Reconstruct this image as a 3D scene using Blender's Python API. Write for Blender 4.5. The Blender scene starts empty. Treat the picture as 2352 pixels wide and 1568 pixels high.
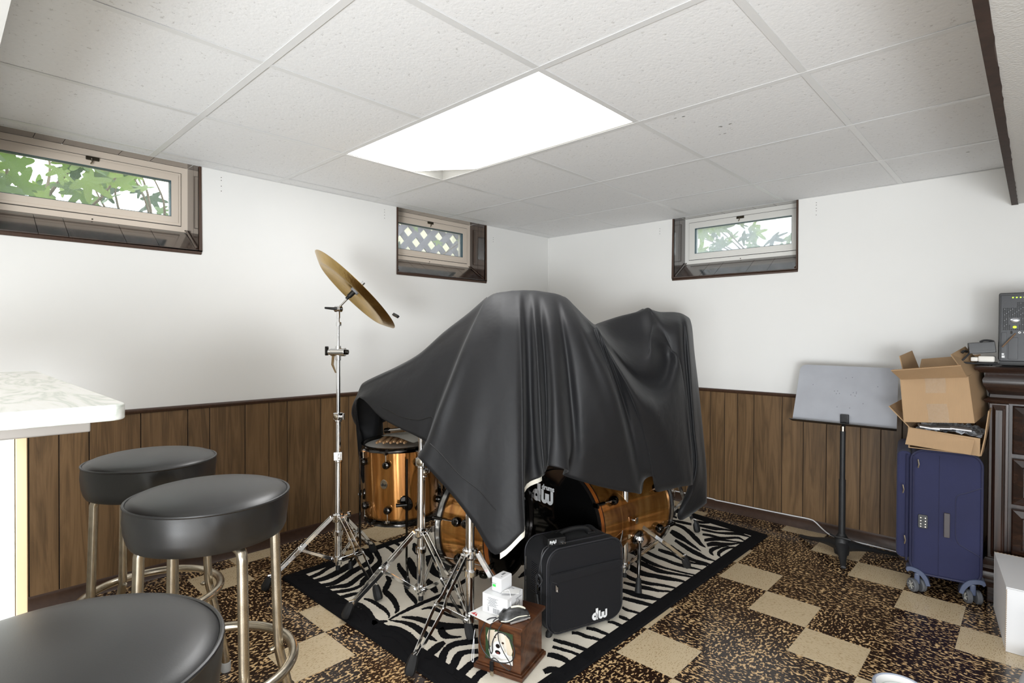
import bpy, bmesh, math, random
import numpy as np
from mathutils import Matrix, Vector
random.seed(7); rng = np.random.default_rng(11)
SC = bpy.context.scene; COL = SC.collection
PI = math.pi
# ------------------------------------------------------------------ camera
cam = bpy.data.cameras.new('camera'); cam.sensor_width = 36.0; cam.lens = 36.0*1271.08/2352
cam.clip_start = .02; cam.clip_end = 200
co = bpy.data.objects.new('camera', cam); COL.objects.link(co); SC.camera = co
def _cam(yaw, pitch, roll):
    fw = Vector((math.cos(yaw), math.sin(yaw), 0)); rt = Vector((math.sin(yaw), -math.cos(yaw), 0)); up = Vector((0,0,1))
    f2 = fw*math.cos(pitch)+up*math.sin(pitch); u2 = up*math.cos(pitch)-fw*math.sin(pitch)
    r2 = rt*math.cos(roll)+u2*math.sin(roll); u3 = u2*math.cos(roll)-rt*math.sin(roll)
    m = Matrix((r2, u3, -f2)).transposed().to_4x4(); m.translation = (0, 0, 1.18); return m
co.matrix_world = _cam(2.33025, -.00959, .0045)
# ------------------------------------------------------------------ sky, added fill lights, bar light, exposure
W = bpy.data.worlds.new('sky'); SC.world = W; W.use_nodes = True
bg = W.node_tree.nodes['Background']; bg.inputs[0].default_value = (.93, .97, 1, 1); bg.inputs[1].default_value = 7.0
def area(name, loc, size, power, rot=(0,0,0), col=(1,1,1)):
    l = bpy.data.lights.new(name, 'AREA'); l.shape = 'RECTANGLE'; l.size, l.size_y = size; l.energy = power; l.color = col
    o = bpy.data.objects.new(name, l); o.location = loc; o.rotation_euler = rot; COL.objects.link(o); return o
# unseen fill lights added behind the photographer, and the lamp over the bar
def lamp(loc, power, r=.16, col=(.97,.985,1)):  # soft point fill added out of view
    l = bpy.data.lights.new('fill_point', 'POINT'); l.energy = power; l.shadow_soft_size = r; l.color = col
    o = bpy.data.objects.new('fill_point', l); o.location = loc; COL.objects.link(o)
def fill_uplight(loc, aim, power, size=(.5, .5)):  # area fill added out of view to brighten ceiling and upper walls
    d = Vector(aim)-Vector(loc); area('fill_uplight', loc, size, power, d.to_track_quat('-Z', 'Y').to_euler(), (.92,.965,1))
area('fill_area', (.4, -1.0, 2.01), (1.2, .6), 22, col=(.93,.97,1))  # overhead fill added behind the camera
lamp((1.2, -1.7, 1.45), 24, .3, col=(.92,.965,1))
fill_uplight((.7, -2.0, .6), (-1.6, 2.4, 2.0), 112, (1.6, 1.0)); fill_uplight((1.5, -.6, .5), (-1.0, 2.8, 2.0), 30, (1.4, 1.0)); fill_uplight((-1.2, -1.6, .7), (-2.2, 2.2, 2.03), 18, (1.2, .8))
def spot(loc, aim, power, deg):  # spot added out of view to brighten the far corner
    l = bpy.data.lights.new('fill_spot', 'SPOT'); l.energy = power; l.spot_size = math.radians(deg); l.spot_blend = 1; l.shadow_soft_size = .35; l.color = (.93,.97,1)
    o = bpy.data.objects.new('fill_spot', l); o.location = loc; o.rotation_euler = (Vector(aim)-Vector(loc)).to_track_quat('-Z', 'Y').to_euler(); COL.objects.link(o)
spot((1.3, -2.0, .7), (-2.3, 2.9, 2.02), 420, 54)
area('bar_light', (-2.0, -.25, 1.83), (1.0, .3), 2.4, col=(1,.9,.74))
SC.view_settings.view_transform = 'Standard'; SC.view_settings.look = 'None'
SC.view_settings.gamma = 1; SC.view_settings.use_curve_mapping = False; SC.view_settings.exposure = -0.1
# ------------------------------------------------------------------ helpers
def L(r, g, b):
    f = lambda c: (c/255/12.92) if c/255 <= .04045 else ((c/255+.055)/1.055)**2.4
    return (f(r), f(g), f(b), 1)
class MB:
    def __init__(s, M=None): s.v = []; s.f = []; s.m = []; s.M = M; s.mi = 0
    def add(s, vs, fs, mi=None):
        b = len(s.v)
        for p in vs:
            p = Vector(p)
            s.v.append(s.M @ p if s.M is not None else p)
        for f in fs: s.f.append([b+i for i in f]); s.m.append(s.mi if mi is None else mi)
        return s
    def box(s, c, d, R=None):
        x, y, z = [k/2 for k in d]; c = Vector(c); vs = []
        for i in (-1,1):
            for j in (-1,1):
                for k in (-1,1):
                    p = Vector((i*x, j*y, k*z)); vs.append(c+(R @ p if R is not None else p))
        return s.add(vs, [(0,1,3,2),(4,6,7,5),(0,4,5,1),(2,3,7,6),(0,2,6,4),(1,5,7,3)])
    def bx(s, a, b):
        return s.box([(p+q)/2 for p, q in zip(a, b)], [abs(q-p) for p, q in zip(a, b)])
    def tube(s, pts, r, n=10, closed=False, cap=True, flat=1.0):
        P = [Vector(p) for p in pts]; m = len(P); rs = r if hasattr(r, '__len__') else [r]*m
        T = []
        for i in range(m):
            a = P[(i-1) % m] if (closed or i > 0) else P[i]; b = P[(i+1) % m] if (closed or i < m-1) else P[i]
            t = b-a; T.append(t.normalized() if t.length > 1e-9 else Vector((0,0,1)))
        up = Vector((0,0,1)) if abs(T[0].z) < .9 else Vector((1,0,0))
        N = (up-T[0]*up.dot(T[0])).normalized(); vs = []
        for i in range(m):
            N = N-T[i]*N.dot(T[i]); N = N.normalized() if N.length > 1e-6 else T[i].orthogonal().normalized()
            B = T[i].cross(N)
            for k in range(n):
                a = 2*PI*k/n; vs.append(P[i]+(N*math.cos(a)*flat+B*math.sin(a))*rs[i])
        fs = []
        for i in range(m if closed else m-1):
            j = (i+1) % m
            for k in range(n):
                k2 = (k+1) % n; fs.append((i*n+k, i*n+k2, j*n+k2, j*n+k))
        if cap and not closed:
            fs.append(tuple(range(n))[::-1]); fs.append(tuple((m-1)*n+k for k in range(n)))
        return s.add(vs, fs)
    def cyl(s, a, b, r, r2=None, n=20): return s.tube([a, b], [r, r if r2 is None else r2], n)
    def lathe(s, prof, n=32, M=None):
        vs = []; fs = []; idx = []
        for r, z in prof:
            if r < 1e-6: idx.append([len(vs)]*n); vs.append(Vector((0,0,z)))
            else:
                idx.append(list(range(len(vs), len(vs)+n)))
                vs += [Vector((r*math.cos(2*PI*k/n), r*math.sin(2*PI*k/n), z)) for k in range(n)]
        for i in range(len(prof)-1):
            for k in range(n):
                k2 = (k+1) % n; q = [idx[i][k], idx[i][k2], idx[i+1][k2], idx[i+1][k]]
                q = list(dict.fromkeys(q))
                if len(q) > 2: fs.append(q)
        if M is not None: vs = [M @ v for v in vs]
        return s.add(vs, fs)
    def prism(s, poly, h0, h1, M=None):
        n = len(poly); vs = [Vector((x, y, h0)) for x, y in poly]+[Vector((x, y, h1)) for x, y in poly]
        if M is not None: vs = [M @ v for v in vs]
        fs = [tuple(range(n))[::-1], tuple(range(n, 2*n))]+[(i, (i+1) % n, n+(i+1) % n, n+i) for i in range(n)]
        return s.add(vs, fs)
    def grid(s, G, closed_u=False):
        nu, nv = len(G), len(G[0]); vs = [p for row in G for p in row]; fs = []
        for i in range(nu if closed_u else nu-1):
            for j in range(nv-1):
                a = i*nv+j; b = ((i+1) % nu)*nv+j; fs.append((a, b, b+1, a+1))
        return s.add(vs, fs)
ORG = {}
def new(name, mb, mat, parent=None, bevel=0, seg=2, sharp=35, smooth=True, origin=None):
    me = bpy.data.meshes.new(name); base = ORG.get(parent.name, Vector((0,0,0))) if parent else Vector(origin or (0,0,0))
    me.from_pydata([tuple(v-base) for v in mb.v], [], mb.f)
    mats = mat if isinstance(mat, (list, tuple)) else [mat]
    for m in mats: me.materials.append(m)
    if len(mats) > 1: me.polygons.foreach_set('material_index', mb.m)
    bm = bmesh.new(); bm.from_mesh(me)
    bmesh.ops.recalc_face_normals(bm, faces=bm.faces)
    if bevel:
        bmesh.ops.remove_doubles(bm, verts=bm.verts, dist=1e-5)
        ed = [e for e in bm.edges if len(e.link_faces) == 2 and e.calc_face_angle(0) > .5]
        bmesh.ops.bevel(bm, geom=ed, offset=bevel, segments=seg, affect='EDGES', profile=.5, clamp_overlap=True)
    bm.to_mesh(me); bm.free()
    if smooth:
        me.polygons.foreach_set('use_smooth', [True]*len(me.polygons))
        me.set_sharp_from_angle(angle=math.radians(sharp))
    o = bpy.data.objects.new(name, me); COL.objects.link(o)
    if bevel: o.modifiers.new('shading', 'WEIGHTED_NORMAL').keep_sharp = True
    if parent: o.parent = parent
    else: o.location = base
    ORG[o.name] = base
    return o
def thing(name, label, cat, loc=(0,0,0), group=None):
    o = bpy.data.objects.new(name, None); o.empty_display_size = .05; COL.objects.link(o); o.location = loc
    o['label'] = label; o['category'] = cat
    if group: o['group'] = group
    ORG[o.name] = Vector(loc); return o
def tag(o, label=None, cat=None, group=None, kind=None):
    for k, v in (('label', label), ('category', cat), ('group', group), ('kind', kind)):
        if v: o[k] = v
    return o
def struct(name, mb, mat, parent=None, **k): return tag(new(name, mb, mat, parent, **k), kind='structure')
def dup(o, loc=None, parent=None):
    c = o.copy(); COL.objects.link(c); c.parent = parent
    if loc is not None: c.location = loc
    for ch in list(o.children): dup(ch, None, c)
    return c
def Fr(o, ex, ey=None, ez=(0,0,1)):
    ex = Vector(ex).normalized(); ez = Vector(ez)
    if ey is None: ez = (ez-ex*ez.dot(ex)).normalized(); ey = ez.cross(ex)
    ey = Vector(ey).normalized()
    m = Matrix((ex, ey, ex.cross(ey))).transposed().to_4x4(); m.translation = Vector(o); return m
def axis(o, z):  # frame at o with local z along z
    z = Vector(z).normalized(); q = Vector((0,0,1)).rotation_difference(z); return Matrix.Translation(Vector(o)) @ q.to_matrix().to_4x4()
def rrect(w, h, r, n=6, cx=0, cy=0):
    out = []
    for sx, sy, a0 in ((1,1,0), (-1,1,90), (-1,-1,180), (1,-1,270)):
        for k in range(n+1):
            a = math.radians(a0+90*k/n); out.append((cx+sx*(w/2-r)+r*math.cos(a), cy+sy*(h/2-r)+r*math.sin(a)))
    return out
def crom(P, n):
    P = np.asarray(P, float); Q = np.vstack([2*P[0]-P[1], P, 2*P[-1]-P[-2]]); out = []
    for i in range(1, len(Q)-2):
        a, b, c, d = Q[i-1], Q[i], Q[i+1], Q[i+2]
        for k in range(n):
            t = k/n; out.append(.5*(2*b+(c-a)*t+(2*a-5*b+4*c-d)*t*t+(3*b-a-3*c+d)*t**3))
    out.append(P[-1]); return np.array(out)
# ------------------------------------------------------------------ materials
def M(name, col, rough=.5, metal=0, spec=.5, bump=None, noise=None, coat=0, sheen=0, trans=0, emit=None, aniso=0):
    m = bpy.data.materials.new(name); m.use_nodes = True; nt = m.node_tree; p = nt.nodes['Principled BSDF']
    c = col if len(col) == 4 else (*col, 1)
    p.inputs['Base Color'].default_value = c; p.inputs['Roughness'].default_value = rough; p.inputs['Metallic'].default_value = metal
    p.inputs['Specular IOR Level'].default_value = spec; p.inputs['Coat Weight'].default_value = coat; p.inputs['Coat Roughness'].default_value = .08
    p.inputs['Sheen Weight'].default_value = sheen; p.inputs['Transmission Weight'].default_value = trans
    if emit: p.inputs['Emission Color'].default_value = (*emit[:3], 1); p.inputs['Emission Strength'].default_value = emit[3]
    N = nt.nodes.new; Lk = nt.links.new
    if bump or noise:
        tc = N('ShaderNodeTexCoord')
    if noise:      # (scale, amount 0..1, stretch xyz)
        mp = N('ShaderNodeMapping'); Lk(tc.outputs['Object'], mp.inputs[0]); mp.inputs['Scale'].default_value = noise[2] if len(noise) > 2 else (1,1,1)
        tx = N('ShaderNodeTexNoise'); tx.inputs['Scale'].default_value = noise[0]; tx.inputs['Detail'].default_value = 6; Lk(mp.outputs[0], tx.inputs[0])
        rp = N('ShaderNodeValToRGB'); a = noise[1]
        rp.color_ramp.elements[0].position = .3; rp.color_ramp.elements[1].position = .7
        rp.color_ramp.elements[0].color = (*[x*(1-a) for x in c[:3]], 1); rp.color_ramp.elements[1].color = (*[min(1, x*(1+a)) for x in c[:3]], 1)
        Lk(tx.outputs['Fac'], rp.inputs[0]); Lk(rp.outputs[0], p.inputs['Base Color'])
    if bump:       # (scale, strength, distance)
        bt = N('ShaderNodeTexNoise'); bt.inputs['Scale'].default_value = bump[0]; bt.inputs['Detail'].default_value = 4; Lk(tc.outputs['Object'], bt.inputs[0])
        bn = N('ShaderNodeBump'); bn.inputs['Strength'].default_value = bump[1]; bn.inputs['Distance'].default_value = bump[2] if len(bump) > 2 else .002
        Lk(bt.outputs['Fac'], bn.inputs['Height']); Lk(bn.outputs[0], p.inputs['Normal'])
    return m
def ramp(nt, src, stops):
    r = nt.nodes.new('ShaderNodeValToRGB'); e = r.color_ramp.elements
    while len(e) < len(stops): e.new(.5)
    for k, (pos, c) in enumerate(stops): e[k].position = pos; e[k].color = c if len(c) == 4 else (*c, 1)
    nt.links.new(src, r.inputs[0]); return r
def wood(name, dark, mid, light, axis=2, scale=1.0, rough=.45, objvar=.25, coat=0, spec=.5):
    m = M(name, mid, rough, coat=coat, spec=spec); nt = m.node_tree; p = nt.nodes['Principled BSDF']; N = nt.nodes.new; Lk = nt.links.new
    tc = N('ShaderNodeTexCoord'); oi = N('ShaderNodeObjectInfo'); ad = N('ShaderNodeVectorMath'); ad.operation = 'MULTIPLY_ADD'
    cb = N('ShaderNodeCombineXYZ'); 
    for k in range(3): Lk(oi.outputs['Random'], cb.inputs[k])
    Lk(cb.outputs[0], ad.inputs[0]); ad.inputs[1].default_value = (17, 23, 31); Lk(tc.outputs['Object'], ad.inputs[2])
    mp = N('ShaderNodeMapping'); s = [9*scale]*3; s[axis] = .7*scale; mp.inputs['Scale'].default_value = s; Lk(ad.outputs[0], mp.inputs[0])
    n1 = N('ShaderNodeTexNoise'); n1.inputs['Scale'].default_value = 2.2; n1.inputs['Detail'].default_value = 8; n1.inputs['Distortion'].default_value = .9; Lk(mp.outputs[0], n1.inputs[0])
    mp2 = N('ShaderNodeMapping'); s = [130*scale]*3; s[axis] = 3*scale; mp2.inputs['Scale'].default_value = s; Lk(ad.outputs[0], mp2.inputs[0])
    n2 = N('ShaderNodeTexNoise'); n2.inputs['Scale'].default_value = 2; n2.inputs['Detail'].default_value = 3; Lk(mp2.outputs[0], n2.inputs[0])
    w = N('ShaderNodeMath'); w.operation = 'MULTIPLY'; Lk(n1.outputs['Fac'], w.inputs[0]); w.inputs[1].default_value = 7.0
    fr = N('ShaderNodeMath'); fr.operation = 'PINGPONG'; Lk(w.outputs[0], fr.inputs[0]); fr.inputs[1].default_value = 1
    mx = N('ShaderNodeMath'); mx.operation = 'MULTIPLY_ADD'; Lk(n2.outputs['Fac'], mx.inputs[0]); mx.inputs[1].default_value = .55; 
    h = N('ShaderNodeMath'); h.operation = 'MULTIPLY'; Lk(fr.outputs[0], h.inputs[0]); h.inputs[1].default_value = .45; Lk(h.outputs[0], mx.inputs[2])
    r = ramp(nt, mx.outputs[0], [(.22, dark), (.5, mid), (.8, light)])
    hv = N('ShaderNodeHueSaturation'); Lk(r.outputs[0], hv.inputs['Color'])
    vv = N('ShaderNodeMath'); vv.operation = 'MULTIPLY_ADD'; Lk(oi.outputs['Random'], vv.inputs[0]); vv.inputs[1].default_value = objvar; vv.inputs[2].default_value = 1-objvar/2; Lk(vv.outputs[0], hv.inputs['Value'])
    Lk(hv.outputs[0], p.inputs['Base Color'])
    bn = N('ShaderNodeBump'); bn.inputs['Strength'].default_value = .15; bn.inputs['Distance'].default_value = .001; Lk(n2.outputs['Fac'], bn.inputs['Height']); Lk(bn.outputs[0], p.inputs['Normal'])
    return m
def speckle_tile(name, base, fleck, fleck2, thr, scale, stretch, rough, mott=0):
    m = M(name, base, rough, spec=.5); nt = m.node_tree; p = nt.nodes['Principled BSDF']; N = nt.nodes.new; Lk = nt.links.new
    tc = N('ShaderNodeTexCoord'); oi = N('ShaderNodeObjectInfo'); cb = N('ShaderNodeCombineXYZ')
    Lk(oi.outputs['Random'], cb.inputs[0]); Lk(oi.outputs['Random'], cb.inputs[1])
    ad = N('ShaderNodeVectorMath'); ad.operation = 'MULTIPLY_ADD'; Lk(cb.outputs[0], ad.inputs[0]); ad.inputs[1].default_value = (37, 53, 0); Lk(tc.outputs['Object'], ad.inputs[2])
    gt = N('ShaderNodeMath'); gt.operation = 'GREATER_THAN'; Lk(oi.outputs['Random'], gt.inputs[0]); gt.inputs[1].default_value = .5
    an = N('ShaderNodeMath'); an.operation = 'MULTIPLY'; Lk(gt.outputs[0], an.inputs[0]); an.inputs[1].default_value = PI/2
    vr = N('ShaderNodeVectorRotate'); vr.rotation_type = 'Z_AXIS'; Lk(ad.outputs[0], vr.inputs['Vector']); Lk(an.outputs[0], vr.inputs['Angle'])
    mp = N('ShaderNodeMapping'); mp.inputs['Scale'].default_value = (1, stretch, 1); Lk(vr.outputs[0], mp.inputs[0])
    n1 = N('ShaderNodeTexNoise'); n1.inputs['Scale'].default_value = scale; n1.inputs['Detail'].default_value = 1.5; n1.inputs['Roughness'].default_value = .6; Lk(mp.outputs[0], n1.inputs[0])
    n2 = N('ShaderNodeTexNoise'); n2.inputs['Scale'].default_value = scale*.12; n2.inputs['Detail'].default_value = 2; Lk(mp.outputs[0], n2.inputs[0])
    sm = N('ShaderNodeMath'); sm.operation = 'MULTIPLY_ADD'; Lk(n2.outputs['Fac'], sm.inputs[0]); sm.inputs[1].default_value = .22; Lk(n1.outputs['Fac'], sm.inputs[2])
    r = ramp(nt, sm.outputs[0], [(thr, base), (thr+.035, fleck), (thr+.14, fleck2)])
    Lk(r.outputs[0], p.inputs['Base Color'])
    return m
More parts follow.
